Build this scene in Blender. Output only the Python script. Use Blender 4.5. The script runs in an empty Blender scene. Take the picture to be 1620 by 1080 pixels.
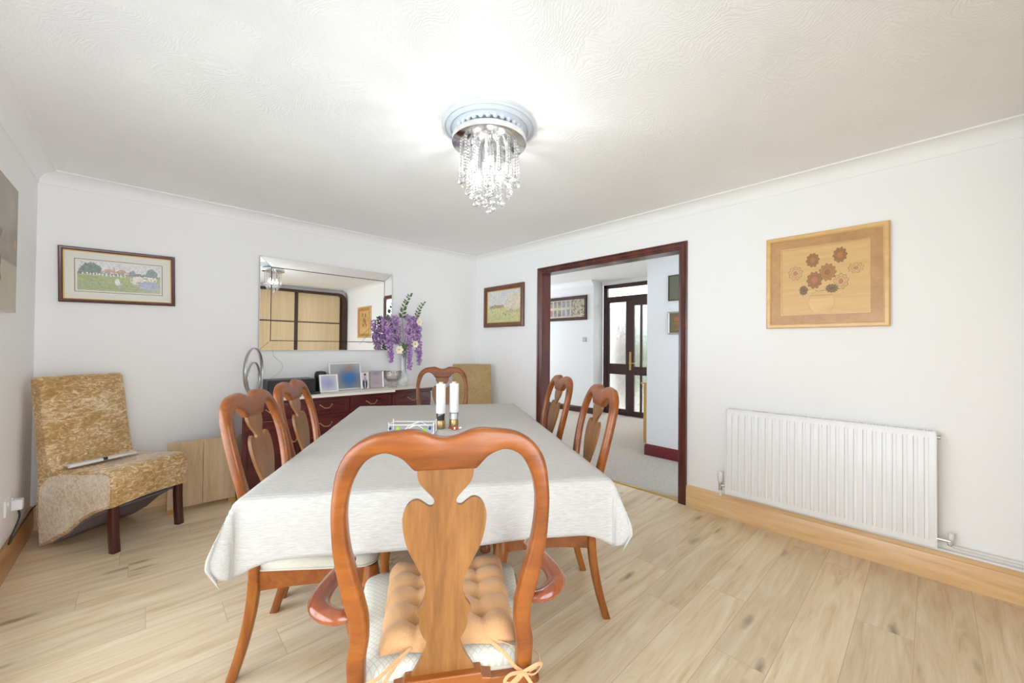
import bpy, bmesh, math, random
from mathutils import Vector, Matrix
import numpy as np
R = math.radians
random.seed(7)
sc = bpy.context.scene
col = sc.collection

# ---------------------------------------------------------------- camera, world, light, exposure
yaw, pitch, roll = R(43.166), R(0.6976), R(0.5385)
F = Vector((math.sin(yaw)*math.cos(pitch), math.cos(yaw)*math.cos(pitch), math.sin(pitch)))
r0 = Vector((math.cos(yaw), -math.sin(yaw), 0)); u0 = r0.cross(F)
RV = r0*math.cos(roll) + u0*math.sin(roll); UV = -r0*math.sin(roll) + u0*math.cos(roll)
cam_d = bpy.data.cameras.new('camera'); cam = bpy.data.objects.new('camera', cam_d); col.objects.link(cam)
cam.matrix_world = Matrix(((RV.x, UV.x, -F.x, -3.1788), (RV.y, UV.y, -F.y, -4.0811), (RV.z, UV.z, -F.z, 1.2516), (0, 0, 0, 1)))
cam_d.sensor_fit = 'HORIZONTAL'; cam_d.sensor_width = 36; cam_d.lens = 36*620.57/1620; cam_d.clip_start = .02
sc.camera = cam
sc.view_settings.view_transform = 'Standard'; sc.view_settings.look = 'None'
sc.view_settings.gamma = 1; sc.view_settings.use_curve_mapping = False
sc.view_settings.exposure = 1.08
sc.cycles.use_denoising = True
sc.cycles.max_bounces = 16; sc.cycles.diffuse_bounces = 12; sc.cycles.glossy_bounces = 6
sc.cycles.transparent_max_bounces = 24; sc.cycles.sample_clamp_indirect = 8
w = bpy.data.worlds.new('world'); sc.world = w; w.use_nodes = True
w.node_tree.nodes['Background'].inputs[0].default_value = (.84, .92, 1, 1)
w.node_tree.nodes['Background'].inputs[1].default_value = 1.8

def area(name, loc, rot, sx, sy, power, color=(1, 1, 1)):
    l = bpy.data.lights.new(name, 'AREA'); l.shape = 'RECTANGLE'; l.size = sx; l.size_y = sy
    l.energy = power; l.color = color
    o = bpy.data.objects.new(name, l); col.objects.link(o); o.location = loc; o.rotation_euler = rot
    return o
# daylight lamps outside the added left, rear and hall windows, and the front door
area('added_daylight_left', (-4.15, -2.85, 1.10), (0, R(-100), 0), 2.0, 3.0, 32, (.85, .925, 1))
area('added_daylight_rear', (-2.85, -5.05, 1.15), (R(103), 0, 0), 1.5, 2.0, 18, (.85, .925, 1))
area('added_daylight_hall', (1.9, 3.6, 1.6), (R(-90), 0, 0), 1.4, 1.3, 45, (.95, .98, 1))
area('daylight_porch', (5.6, -.6, 4.2), (0, R(42), 0), 2.4, 2.4, 260, (1, .99, .97))

# ---------------------------------------------------------------- materials
def lin(c):
    return tuple((x/12.92 if x <= .04045 else ((x+.055)/1.055)**2.4) for x in c)
def hexc(r, g, b): return lin((r/255, g/255, b/255))
def newmat(name):
    m = bpy.data.materials.new(name); m.use_nodes = True
    nt = m.node_tree; b = nt.nodes['Principled BSDF']
    return m, nt, b
def N(nt, t, **kw):
    n = nt.nodes.new(t)
    for k, v in kw.items():
        if k in n.inputs.keys(): n.inputs[k].default_value = v
        else: setattr(n, k, v)
    return n
def flat(name, c, rough=.5, metal=0, spec=.5, **kw):
    m, nt, b = newmat(name)
    b.inputs['Base Color'].default_value = (*c, 1); b.inputs['Roughness'].default_value = rough
    b.inputs['Metallic'].default_value = metal; b.inputs['Specular IOR Level'].default_value = spec
    # faint procedural variation
    no = N(nt, 'ShaderNodeTexNoise', Scale=14.0, Detail=3.0)
    tc = N(nt, 'ShaderNodeTexCoord'); nt.links.new(tc.outputs['Object'], no.inputs['Vector'])
    mr = N(nt, 'ShaderNodeMapRange'); mr.inputs[3].default_value = rough*.9; mr.inputs[4].default_value = min(1, rough*1.12)
    nt.links.new(no.outputs[0], mr.inputs[0]); nt.links.new(mr.outputs[0], b.inputs['Roughness'])
    for k, v in kw.items(): b.inputs[k].default_value = v
    return m
def ramp(nt, stops):
    r = N(nt, 'ShaderNodeValToRGB'); e = r.color_ramp.elements
    while len(e) < len(stops): e.new(.5)
    for el, (p, c) in zip(e, stops): el.position = p; el.color = (*c, 1)
    return r
def wood(name, c1, c2, scale=(3, 3, 30), rough=.3, coat=.3, bump=.02, c3=None, rot=(0, 0, 0), fine=1):
    """grain runs along the object's axis with the smallest scale"""
    m, nt, b = newmat(name)
    tc = N(nt, 'ShaderNodeTexCoord'); mp = N(nt, 'ShaderNodeMapping')
    mp.inputs['Scale'].default_value = scale; mp.inputs['Rotation'].default_value = rot
    nt.links.new(tc.outputs['Object'], mp.inputs[0])
    n1 = N(nt, 'ShaderNodeTexNoise', Scale=1.0, Detail=6.0, Roughness=.6, Distortion=.6)
    n2 = N(nt, 'ShaderNodeTexNoise', Scale=6.0, Detail=4.0, Roughness=.7)
    nt.links.new(mp.outputs[0], n1.inputs['Vector']); nt.links.new(mp.outputs[0], n2.inputs['Vector'])
    mx = N(nt, 'ShaderNodeMath', operation='MULTIPLY_ADD'); mx.inputs[1].default_value = .45*fine
    nt.links.new(n2.outputs[0], mx.inputs[0]); nt.links.new(n1.outputs[0], mx.inputs[2])
    st = [(.42, c1), (.95, c2)] if c3 is None else [(.40, c1), (.68, c2), (.98, c3)]
    rp = ramp(nt, st); nt.links.new(mx.outputs[0], rp.inputs[0])
    nt.links.new(rp.outputs[0], b.inputs['Base Color'])
    b.inputs['Roughness'].default_value = rough; b.inputs['Coat Weight'].default_value = coat; b.inputs['Coat Roughness'].default_value = .18
    bp = N(nt, 'ShaderNodeBump', Strength=bump*10, Distance=.001)
    nt.links.new(n2.outputs[0], bp.inputs['Height']); nt.links.new(bp.outputs[0], b.inputs['Normal'])
    return m
def wall_mat(name, c, bs=.15, scale=180):
    m, nt, b = newmat(name)
    b.inputs['Base Color'].default_value = (*c, 1); b.inputs['Roughness'].default_value = .75
    tc = N(nt, 'ShaderNodeTexCoord'); no = N(nt, 'ShaderNodeTexNoise', Scale=float(scale), Detail=3.0)
    nt.links.new(tc.outputs['Object'], no.inputs['Vector'])
    bp = N(nt, 'ShaderNodeBump', Strength=bs, Distance=.002)
    nt.links.new(no.outputs[0], bp.inputs['Height']); nt.links.new(bp.outputs[0], b.inputs['Normal'])
    return m
M = {}
M['wall'] = wall_mat('wall_paint', (.895, .90, .905))
M['white'] = wall_mat('coving_paint', (.90, .905, .91), .05)
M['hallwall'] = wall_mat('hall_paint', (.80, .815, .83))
# textured ceiling: swirled stipple plaster
m, nt, b = newmat('textured_plaster'); M['ceiling'] = m
b.inputs['Base Color'].default_value = (.925, .93, .935, 1); b.inputs['Roughness'].default_value = .7
tc = N(nt, 'ShaderNodeTexCoord')
nd = N(nt, 'ShaderNodeTexNoise', Scale=1.7, Detail=2.0)
nt.links.new(tc.outputs['Object'], nd.inputs['Vector'])
mm = N(nt, 'ShaderNodeVectorMath', operation='MULTIPLY_ADD'); mm.inputs[1].default_value = (1.5, 1.5, 1.5)
nt.links.new(nd.outputs['Color'], mm.inputs[0]); nt.links.new(tc.outputs['Object'], mm.inputs[2])
wv = N(nt, 'ShaderNodeTexWave', Scale=15.0, Distortion=9.0, Detail=4.0)
wv.inputs['Detail Scale'].default_value = 2.2; wv.inputs['Detail Roughness'].default_value = .65
nt.links.new(mm.outputs[0], wv.inputs['Vector'])
n3 = N(nt, 'ShaderNodeTexNoise', Scale=3.2, Detail=2.0); nt.links.new(tc.outputs['Object'], n3.inputs['Vector'])
rp = ramp(nt, [(.30, (.25, .25, .25)), (.62, (1, 1, 1))]); nt.links.new(n3.outputs[0], rp.inputs[0])
mu = N(nt, 'ShaderNodeMath', operation='MULTIPLY'); nt.links.new(wv.outputs['Fac'], mu.inputs[0]); nt.links.new(rp.outputs[0], mu.inputs[1])
bp = N(nt, 'ShaderNodeBump', Strength=.42, Distance=.004)
nt.links.new(mu.outputs[0], bp.inputs['Height']); nt.links.new(bp.outputs[0], b.inputs['Normal'])
# oak laminate floor, planks along x
m, nt, b = newmat('oak_laminate'); M['floor'] = m
tc = N(nt, 'ShaderNodeTexCoord')
br = N(nt, 'ShaderNodeTexBrick', Scale=1.0); br.offset = 0
br.inputs['Brick Width'].default_value = 1.28; br.inputs['Row Height'].default_value = .192
br.inputs['Mortar Size'].default_value = .0016; br.inputs['Mortar Smooth'].default_value = .3; br.inputs['Bias'].default_value = 0
br.inputs['Color1'].default_value = (0, 0, 0, 1); br.inputs['Color2'].default_value = (1, 1, 1, 1); br.inputs['Mortar'].default_value = (.5, .5, .5, 1)
sp_ = N(nt, 'ShaderNodeSeparateXYZ'); nt.links.new(tc.outputs['Object'], sp_.inputs[0])
dv_ = N(nt, 'ShaderNodeMath', operation='DIVIDE'); dv_.inputs[1].default_value = .192; nt.links.new(sp_.outputs[1], dv_.inputs[0])
fl_ = N(nt, 'ShaderNodeMath', operation='FLOOR'); nt.links.new(dv_.outputs[0], fl_.inputs[0])
wn_ = N(nt, 'ShaderNodeTexWhiteNoise', noise_dimensions='1D'); nt.links.new(fl_.outputs[0], wn_.inputs['W'])
sh_ = N(nt, 'ShaderNodeMath', operation='MULTIPLY_ADD'); sh_.inputs[1].default_value = 1.28; nt.links.new(wn_.outputs['Value'], sh_.inputs[0]); nt.links.new(sp_.outputs[0], sh_.inputs[2])
cmb = N(nt, 'ShaderNodeCombineXYZ'); nt.links.new(sh_.outputs[0], cmb.inputs[0]); nt.links.new(sp_.outputs[1], cmb.inputs[1])
nt.links.new(cmb.outputs[0], br.inputs['Vector'])
cb = N(nt, 'ShaderNodeVectorMath', operation='MULTIPLY_ADD'); cb.inputs[1].default_value = (3.7, 9.1, 5.3)
nt.links.new(br.outputs['Color'], cb.inputs[0]); nt.links.new(tc.outputs['Object'], cb.inputs[2])
mp = N(nt, 'ShaderNodeMapping'); mp.inputs['Scale'].default_value = (1.0, 9.0, 1); nt.links.new(cb.outputs[0], mp.inputs[0])
g1 = N(nt, 'ShaderNodeTexNoise', Scale=1.6, Detail=7.0, Roughness=.62, Distortion=1.1); nt.links.new(mp.outputs[0], g1.inputs['Vector'])
mp2 = N(nt, 'ShaderNodeMapping'); mp2.inputs['Scale'].default_value = (2.5, 45.0, 1); nt.links.new(cb.outputs[0], mp2.inputs[0])
g2 = N(nt, 'ShaderNodeTexNoise', Scale=2.0, Detail=5.0, Roughness=.7); nt.links.new(mp2.outputs[0], g2.inputs['Vector'])
ad = N(nt, 'ShaderNodeMath', operation='MULTIPLY_ADD'); ad.inputs[1].default_value = .35
nt.links.new(g2.outputs[0], ad.inputs[0]); nt.links.new(g1.outputs[0], ad.inputs[2])
rp = ramp(nt, [(.38, hexc(190, 160, 120)), (.60, hexc(220, 197, 162)), (.90, hexc(238, 222, 196))]); nt.links.new(ad.outputs[0], rp.inputs[0])
# knots
mp3 = N(nt, 'ShaderNodeMapping'); mp3.inputs['Scale'].default_value = (1.7, 7.5, 1); nt.links.new(cb.outputs[0], mp3.inputs[0])
kd = N(nt, 'ShaderNodeTexNoise', Scale=7.0, Detail=2.0); nt.links.new(cb.outputs[0], kd.inputs['Vector'])
kv = N(nt, 'ShaderNodeVectorMath', operation='MULTIPLY_ADD'); kv.inputs[1].default_value = (.30, .30, 0); nt.links.new(kd.outputs['Color'], kv.inputs[0]); nt.links.new(mp3.outputs[0], kv.inputs[2])
vo = N(nt, 'ShaderNodeTexVoronoi', Scale=1.0); nt.links.new(kv.outputs[0], vo.inputs['Vector'])
kr = ramp(nt, [(.02, (1, 1, 1)), (.17, (0, 0, 0))]); nt.links.new(vo.outputs['Distance'], kr.inputs[0])
kn = N(nt, 'ShaderNodeMath', operation='MULTIPLY'); nt.links.new(kr.outputs[0], kn.inputs[0]); kn.inputs[1].default_value = .75
mk = N(nt, 'ShaderNodeMixRGB', blend_type='MIX'); mk.inputs['Color2'].default_value = (*hexc(112, 80, 54), 1)
nt.links.new(kn.outputs[0], mk.inputs['Fac']); nt.links.new(rp.outputs[0], mk.inputs['Color1'])
# plank tone + seams
hv = N(nt, 'ShaderNodeHueSaturation'); vr = N(nt, 'ShaderNodeMapRange'); vr.inputs[3].default_value = .93; vr.inputs[4].default_value = 1.06
nt.links.new(br.outputs['Color'], vr.inputs[0]); nt.links.new(vr.outputs[0], hv.inputs['Value']); nt.links.new(mk.outputs[0], hv.inputs['Color'])
sm = N(nt, 'ShaderNodeMixRGB', blend_type='MIX'); sm.inputs['Color2'].default_value = (*hexc(198, 174, 140), 1)
nt.links.new(br.outputs['Fac'], sm.inputs['Fac']); nt.links.new(hv.outputs[0], sm.inputs['Color1'])
nt.links.new(sm.outputs[0], b.inputs['Base Color']); b.inputs['Roughness'].default_value = .42; b.inputs['Specular IOR Level'].default_value = .6
bp = N(nt, 'ShaderNodeBump', Strength=.25, Distance=.001, invert=True); nt.links.new(br.outputs['Fac'], bp.inputs['Height']); nt.links.new(bp.outputs[0], b.inputs['Normal'])
# furniture woods
M['cherry'] = wood('cherry_wood', hexc(86, 41, 9), hexc(132, 70, 18), (9, 9, 1.6), .30, .15, .02, hexc(170, 104, 36))
M['cherry_x'] = wood('cherry_wood_crosswise', hexc(82, 38, 9), hexc(128, 66, 18), (1.6, 9, 9), .30, .15, .02, hexc(160, 92, 33))
M['splat'] = wood('cherry_veneer', hexc(92, 56, 22), hexc(128, 82, 38), (16, 10, 1.3), .36, .25, .02, hexc(154, 106, 56))
M['armwood'] = wood('polished_mahogany', hexc(84, 34, 16), hexc(124, 58, 28), (8, 2, 8), .2, .7, .01, hexc(158, 90, 48))
M['mahog'] = wood('dark_mahogany', hexc(54, 22, 20), hexc(82, 34, 28), (8, 8, 1.2), .3, .35, .02, hexc(112, 54, 42))
M['sidebd'] = wood('red_mahogany', hexc(54, 16, 20), hexc(84, 28, 30), (1.5, 8, 8), .25, .5, .01, hexc(110, 42, 42))
M['darkleg'] = wood('dark_brown_wood', hexc(44, 16, 12), hexc(72, 28, 20), (8, 8, 1.5), .3, .4)
M['hallskirt'] = wood('mahogany_stained_skirting', hexc(92, 18, 28), hexc(122, 30, 40), (8, 1.2, 8), .3, .3)
M['doorwood'] = wood('dark_stained_door', hexc(40, 16, 16), hexc(66, 28, 26), (9, 9, 1.2), .35, .2)
M['pineskirt'] = wood('pine_skirting', hexc(204, 158, 102), hexc(224, 184, 130), (1.2, 1.2, 16), .38, .3, .02, hexc(236, 204, 158))
M['pine'] = wood('pine', hexc(176, 130, 66), hexc(206, 162, 92), (9, 9, 1.5), .4, .2)
M['oakboard'] = wood('oak_effect_board', hexc(170, 142, 106), hexc(200, 172, 136), (14, 5, 1.6), .5, .05, .02, hexc(216, 192, 160))
M['lightwood'] = wood('inlay_frame_wood', hexc(206, 160, 98), hexc(228, 188, 126), (3, 14, 14), .35, .3)
M['inlayband'] = wood('inlay_band_wood', hexc(168, 118, 58), hexc(198, 148, 84), (6, 14, 8), .35, .3)
M['pictframe'] = wood('walnut_frame', hexc(80, 42, 22), hexc(120, 68, 36), (5, 12, 5), .3, .4)
M['beigepanel'] = wood('beige_wardrobe_panel', hexc(216, 190, 148), hexc(232, 208, 168), (30, 30, .8), .45, .1)
M['darkframe'] = flat('dark_brown_frame', hexc(70, 46, 36), .4)
M['chrome'] = flat('chrome', (.75, .75, .76), .12, 1)
M['steel'] = flat('brushed_steel', (.50, .50, .52), .3, 1)
M['brass'] = flat('brass', hexc(196, 162, 92), .3, 1)
M['darkbrass'] = flat('antique_brass', hexc(186, 158, 112), .42, 1)
M['gold'] = flat('gilt', hexc(226, 190, 110), .4, .4)
M['black'] = flat('black_plastic', (.018, .018, .02), .35)
M['dkgrey'] = flat('grey_lining', hexc(112, 102, 108), .85)
M['whiteplastic'] = flat('white_plastic', (.80, .80, .79), .35)
M['radiator'] = flat('white_enamel', (.84, .85, .86), .32)
M['mat'] = flat('picture_mount', hexc(232, 230, 222), .8)
M['silver'] = flat('silver_frame', (.62, .60, .58), .3, .8)
M['ceramic'] = flat('white_ceramic', (.8, .8, .8), .2)
M['rose'] = flat('pale_blue_plaster', hexc(214, 221, 230), .6)
M['mirror'] = flat('mirror_glass', (.93, .93, .93), .008, 1)
M['petal'] = flat('lilac_petal', hexc(214, 176, 222), .7)
M['petal2'] = flat('violet_petal', hexc(172, 122, 196), .7)
M['white_petal'] = flat('cream_petal', hexc(242, 236, 214), .7)
M['leaf'] = flat('green_leaf', hexc(74, 112, 52), .5)
M['stem'] = flat('stem', hexc(92, 96, 60), .6)
M['twig'] = flat('dark_twig', hexc(88, 80, 72), .7)
M['red'] = flat('red_wrapper', hexc(190, 30, 48), .35)
M['blueglass'] = flat('blue_glass', hexc(40, 70, 130), .15)
M['greenglass'] = flat('green_glass', hexc(150, 196, 50), .15)
M['paleglass'] = flat('pale_blue_glass', hexc(176, 200, 220), .2)
M['pepper'] = flat('peppercorns', hexc(60, 52, 48), .8)
M['salt'] = flat('salt', (.8, .8, .8), .8)
M['cork'] = flat('mill_top', hexc(206, 190, 170), .6)
M['cable'] = flat('black_cable', (.03, .03, .032), .5)
M['blueflower'] = flat('book_page', hexc(214, 204, 206), .6)
M['runner'] = wall_mat('lace_runner', hexc(236, 230, 222), .3, 300)
M['bulb'] = None
m, nt, b = newmat('bulb_glow'); M['bulb'] = m
b.inputs['Emission Color'].default_value = (1, .88, .7, 1); b.inputs['Emission Strength'].default_value = 2.5
def glassy(name, tint=(1, 1, 1), refl=.25, rough=.03, body=0.0, bodycol=(1, 1, 1), fres=1.45):
    m = bpy.data.materials.new(name); m.use_nodes = True; nt = m.node_tree; nt.nodes.clear()
    o = N(nt, 'ShaderNodeOutputMaterial'); t = N(nt, 'ShaderNodeBsdfTransparent'); t.inputs[0].default_value = (*tint, 1)
    g = N(nt, 'ShaderNodeBsdfGlossy', Roughness=rough); g.inputs[0].default_value = (1, 1, 1, 1)
    fr = N(nt, 'ShaderNodeFresnel', IOR=fres); ad = N(nt, 'ShaderNodeMath', operation='ADD'); ad.inputs[1].default_value = refl; ad.use_clamp = True
    nt.links.new(fr.outputs[0], ad.inputs[0]); mx = N(nt, 'ShaderNodeMixShader')
    nt.links.new(ad.outputs[0], mx.inputs[0]); nt.links.new(t.outputs[0], mx.inputs[1]); nt.links.new(g.outputs[0], mx.inputs[2])
    last = mx
    if body > 0:
        d = N(nt, 'ShaderNodeBsdfDiffuse'); d.inputs[0].default_value = (*bodycol, 1)
        m2 = N(nt, 'ShaderNodeMixShader'); m2.inputs[0].default_value = body
        nt.links.new(mx.outputs[0], m2.inputs[1]); nt.links.new(d.outputs[0], m2.inputs[2]); last = m2
    if name == 'crystal':
        lw = N(nt, 'ShaderNodeLayerWeight', Blend=.5); cr = ramp(nt, [(.25, (.97, .96, .95)), (.85, (.42, .41, .40))])
        nt.links.new(lw.outputs['Facing'], cr.inputs[0]); nt.links.new(cr.outputs[0], t.inputs[0])
    nt.links.new(last.outputs[0], o.inputs[0]); return m
M['glass'] = glassy('clear_glass', refl=.03)
M['pane'] = glassy('window_pane', refl=.0)
M['crystal'] = glassy('crystal', (.90, .90, .91), .04, .12, 0, (.95, .94, .93), 1.5)
M['goblet'] = glassy('cut_glass', (.95, .92, .90), .02, .14, .03, (.9, .86, .82))
M['frosted'] = glassy('milky_glass', (.95, .95, .95), .10, .05, .35, (.9, .92, .93))
# obscure patterned door glass
m = bpy.data.materials.new('obscure_glass'); m.use_nodes = True; nt = m.node_tree; nt.nodes.clear(); M['obscure'] = m
o = N(nt, 'ShaderNodeOutputMaterial'); g = N(nt, 'ShaderNodeBsdfRefraction', Roughness=.04, IOR=1.25)
gl = N(nt, 'ShaderNodeBsdfGlossy', Roughness=.1); tr = N(nt, 'ShaderNodeBsdfTransparent')
tc = N(nt, 'ShaderNodeTexCoord'); vo = N(nt, 'ShaderNodeTexNoise', Scale=26.0, Detail=3.0, Distortion=2.5); nt.links.new(tc.outputs['Object'], vo.inputs['Vector'])
bp = N(nt, 'ShaderNodeBump', Strength=1.0, Distance=.035); nt.links.new(vo.outputs[0], bp.inputs['Height'])
nt.links.new(bp.outputs[0], g.inputs['Normal'])
nt.links.new(bp.outputs[0], gl.inputs['Normal'])
mx = N(nt, 'ShaderNodeMixShader'); mx.inputs[0].default_value = .2; nt.links.new(g.outputs[0], mx.inputs[1]); nt.links.new(tr.outputs[0], mx.inputs[2])
mx2 = N(nt, 'ShaderNodeMixShader'); mx2.inputs[0].default_value = .1; nt.links.new(mx.outputs[0], mx2.inputs[1]); nt.links.new(gl.outputs[0], mx2.inputs[2])
nt.links.new(mx2.outputs[0], o.inputs[0])
# fabrics
def fabric(name, c1, c2, scale, bs=.3, ripple=None, sheen=.2):
    m, nt, b = newmat(name)
    tc = N(nt, 'ShaderNodeTexCoord')
    mp = N(nt, 'ShaderNodeMapping'); mp.inputs['Scale'].default_value = scale; nt.links.new(tc.outputs['Object'], mp.inputs[0])
    n = N(nt, 'ShaderNodeTexNoise', Scale=1.0, Detail=4.0, Roughness=.7, Distortion=.3); nt.links.new(mp.outputs[0], n.inputs['Vector'])
    rp = ramp(nt, [(.3, c1), (.7, c2)]); nt.links.new(n.outputs[0], rp.inputs[0]); nt.links.new(rp.outputs[0], b.inputs['Base Color'])
    b.inputs['Roughness'].default_value = .9; b.inputs['Sheen Weight'].default_value = sheen; b.inputs['Specular IOR Level'].default_value = .2
    h = n.outputs[0]
    if ripple:
        wv = N(nt, 'ShaderNodeTexWave', Scale=ripple, Distortion=3.0, Detail=2.0, bands_direction='Y'); nt.links.new(tc.outputs['Object'], wv.inputs['Vector'])
        ad = N(nt, 'ShaderNodeMath', operation='MULTIPLY_ADD'); ad.inputs[1].default_value = .7
        nt.links.new(wv.outputs['Fac'], ad.inputs[0]); nt.links.new(n.outputs[0], ad.inputs[2]); h = ad.outputs[0]
    bp = N(nt, 'ShaderNodeBump', Strength=bs, Distance=.006 if ripple else .002); nt.links.new(h, bp.inputs['Height']); nt.links.new(bp.outputs[0], b.inputs['Normal'])
    return m
M['linen'] = fabric('linen_cloth', hexc(174, 169, 162), hexc(201, 197, 191), (30, 340, 340), .5, 20, .1)
M['seatfab'] = fabric('cream_seat_fabric', hexc(190, 184, 168), hexc(212, 206, 190), (300, 300, 300), .3)
M['cushion'] = fabric('peach_cotton', hexc(190, 142, 96), hexc(202, 156, 110), (200, 200, 200), .15, None, .3)
# cream brocade with a diamond lattice
m, nt, b = newmat('diamond_brocade'); M['brocade'] = m
tc = N(nt, 'ShaderNodeTexCoord'); mp = N(nt, 'ShaderNodeMapping'); mp.inputs['Rotation'].default_value = (0, 0, R(45)); mp.inputs['Scale'].default_value = (1, 1, 1)
nt.links.new(tc.outputs['Object'], mp.inputs[0])
sx = N(nt, 'ShaderNodeSeparateXYZ'); nt.links.new(mp.outputs[0], sx.inputs[0])
outs = []
for ax in (0, 1):
    q = N(nt, 'ShaderNodeMath', operation='PINGPONG'); q.inputs[1].default_value = .0065; nt.links.new(sx.outputs[ax], q.inputs[0]); outs.append(q)
mn = N(nt, 'ShaderNodeMath', operation='MINIMUM'); nt.links.new(outs[0].outputs[0], mn.inputs[0]); nt.links.new(outs[1].outputs[0], mn.inputs[1])
mr = N(nt, 'ShaderNodeMath', operation='MULTIPLY'); mr.inputs[1].default_value = 154; nt.links.new(mn.outputs[0], mr.inputs[0])
rp = ramp(nt, [(.15, hexc(196, 190, 168)), (.32, hexc(210, 208, 198)), (.75, hexc(210, 208, 198)), (.95, hexc(196, 194, 178))]); nt.links.new(mr.outputs[0], rp.inputs[0])
nt.links.new(rp.outputs[0], b.inputs['Base Color']); b.inputs['Roughness'].default_value = .85; b.inputs['Sheen Weight'].default_value = .2
bp = N(nt, 'ShaderNodeBump', Strength=.3, Distance=.001); nt.links.new(mr.outputs[0], bp.inputs['Height']); nt.links.new(bp.outputs[0], b.inputs['Normal'])
# crushed velvet
def velvet(name, c1, c2, c3, sc_=(34, 34, 60)):
    m, nt, b = newmat(name)
    tc = N(nt, 'ShaderNodeTexCoord'); mp = N(nt, 'ShaderNodeMapping'); mp.inputs['Scale'].default_value = sc_; nt.links.new(tc.outputs['Object'], mp.inputs[0])
    n = N(nt, 'ShaderNodeTexNoise', Scale=1.0, Detail=5.0, Roughness=.65, Distortion=1.6); nt.links.new(mp.outputs[0], n.inputs['Vector'])
    n2 = N(nt, 'ShaderNodeTexNoise', Scale=5.0, Detail=2.0); nt.links.new(tc.outputs['Object'], n2.inputs['Vector'])
    ad = N(nt, 'ShaderNodeMath', operation='MULTIPLY_ADD'); ad.inputs[1].default_value = .35; nt.links.new(n2.outputs[0], ad.inputs[0]); nt.links.new(n.outputs[0], ad.inputs[2])
    rp = ramp(nt, [(.52, c1), (.68, c2), (.84, c3)]); nt.links.new(ad.outputs[0], rp.inputs[0]); nt.links.new(rp.outputs[0], b.inputs['Base Color'])
    b.inputs['Roughness'].default_value = .7; b.inputs['Sheen Weight'].default_value = .6; b.inputs['Sheen Roughness'].default_value = .4
    bp = N(nt, 'ShaderNodeBump', Strength=.5, Distance=.003); nt.links.new(n.outputs[0], bp.inputs['Height']); nt.links.new(bp.outputs[0], b.inputs['Normal'])
    return m
M['velvet'] = velvet('crushed_velvet', hexc(168, 128, 70), hexc(198, 162, 106), hexc(238, 220, 188), (22, 22, 44))
M['velvet_sheen'] = velvet('crushed_velvet_painted_sheen', hexc(206, 180, 142), hexc(228, 212, 190), hexc(240, 232, 220), (34, 34, 34))  # paler copy of the velvet, window-lit sheen put into the colour
M['velvet_flat'] = velvet('worn_velvet', hexc(160, 132, 84), hexc(176, 148, 100), hexc(190, 164, 118), (60, 60, 60))
# carpet
m, nt, b = newmat('grey_carpet'); M['carpet'] = m
tc = N(nt, 'ShaderNodeTexCoord'); n = N(nt, 'ShaderNodeTexNoise', Scale=160.0, Detail=3.0); nt.links.new(tc.outputs['Object'], n.inputs['Vector'])
rp = ramp(nt, [(.35, hexc(160, 152, 142)), (.65, hexc(196, 190, 180))]); nt.links.new(n.outputs[0], rp.inputs[0]); nt.links.new(rp.outputs[0], b.inputs['Base Color'])
b.inputs['Roughness'].default_value = .95
bp = N(nt, 'ShaderNodeBump', Strength=.6, Distance=.004); nt.links.new(n.outputs[0], bp.inputs['Height']); nt.links.new(bp.outputs[0], b.inputs['Normal'])
# brick outside
m, nt, b = newmat('red_brick'); M['brick'] = m
br = N(nt, 'ShaderNodeTexBrick', Scale=4.0); br.inputs['Color1'].default_value = (*hexc(120, 72, 60), 1); br.inputs['Color2'].default_value = (*hexc(96, 58, 52), 1); br.inputs['Mortar'].default_value = (*hexc(150, 140, 130), 1)
tc = N(nt, 'ShaderNodeTexCoord'); mp = N(nt, 'ShaderNodeMapping'); mp.inputs['Rotation'].default_value = (R(90), 0, R(90)); nt.links.new(tc.outputs['Object'], mp.inputs[0]); nt.links.new(mp.outputs[0], br.inputs['Vector'])
nt.links.new(br.outputs[0], b.inputs['Base Color'])
M['paving'] = flat('paving', hexc(190, 186, 178), .9)
M['lawn'] = flat('lawn', hexc(120, 140, 90), .95)
# printed pictures: colour comes from the painted mesh
def artmat(name, rough):
    m, nt, b = newmat(name)
    at = N(nt, 'ShaderNodeAttribute', attribute_name='Col'); nt.links.new(at.outputs['Color'], b.inputs['Base Color'])
    b.inputs['Roughness'].default_value = rough; return m
M['art'] = artmat('printed_picture', .4)

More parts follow.
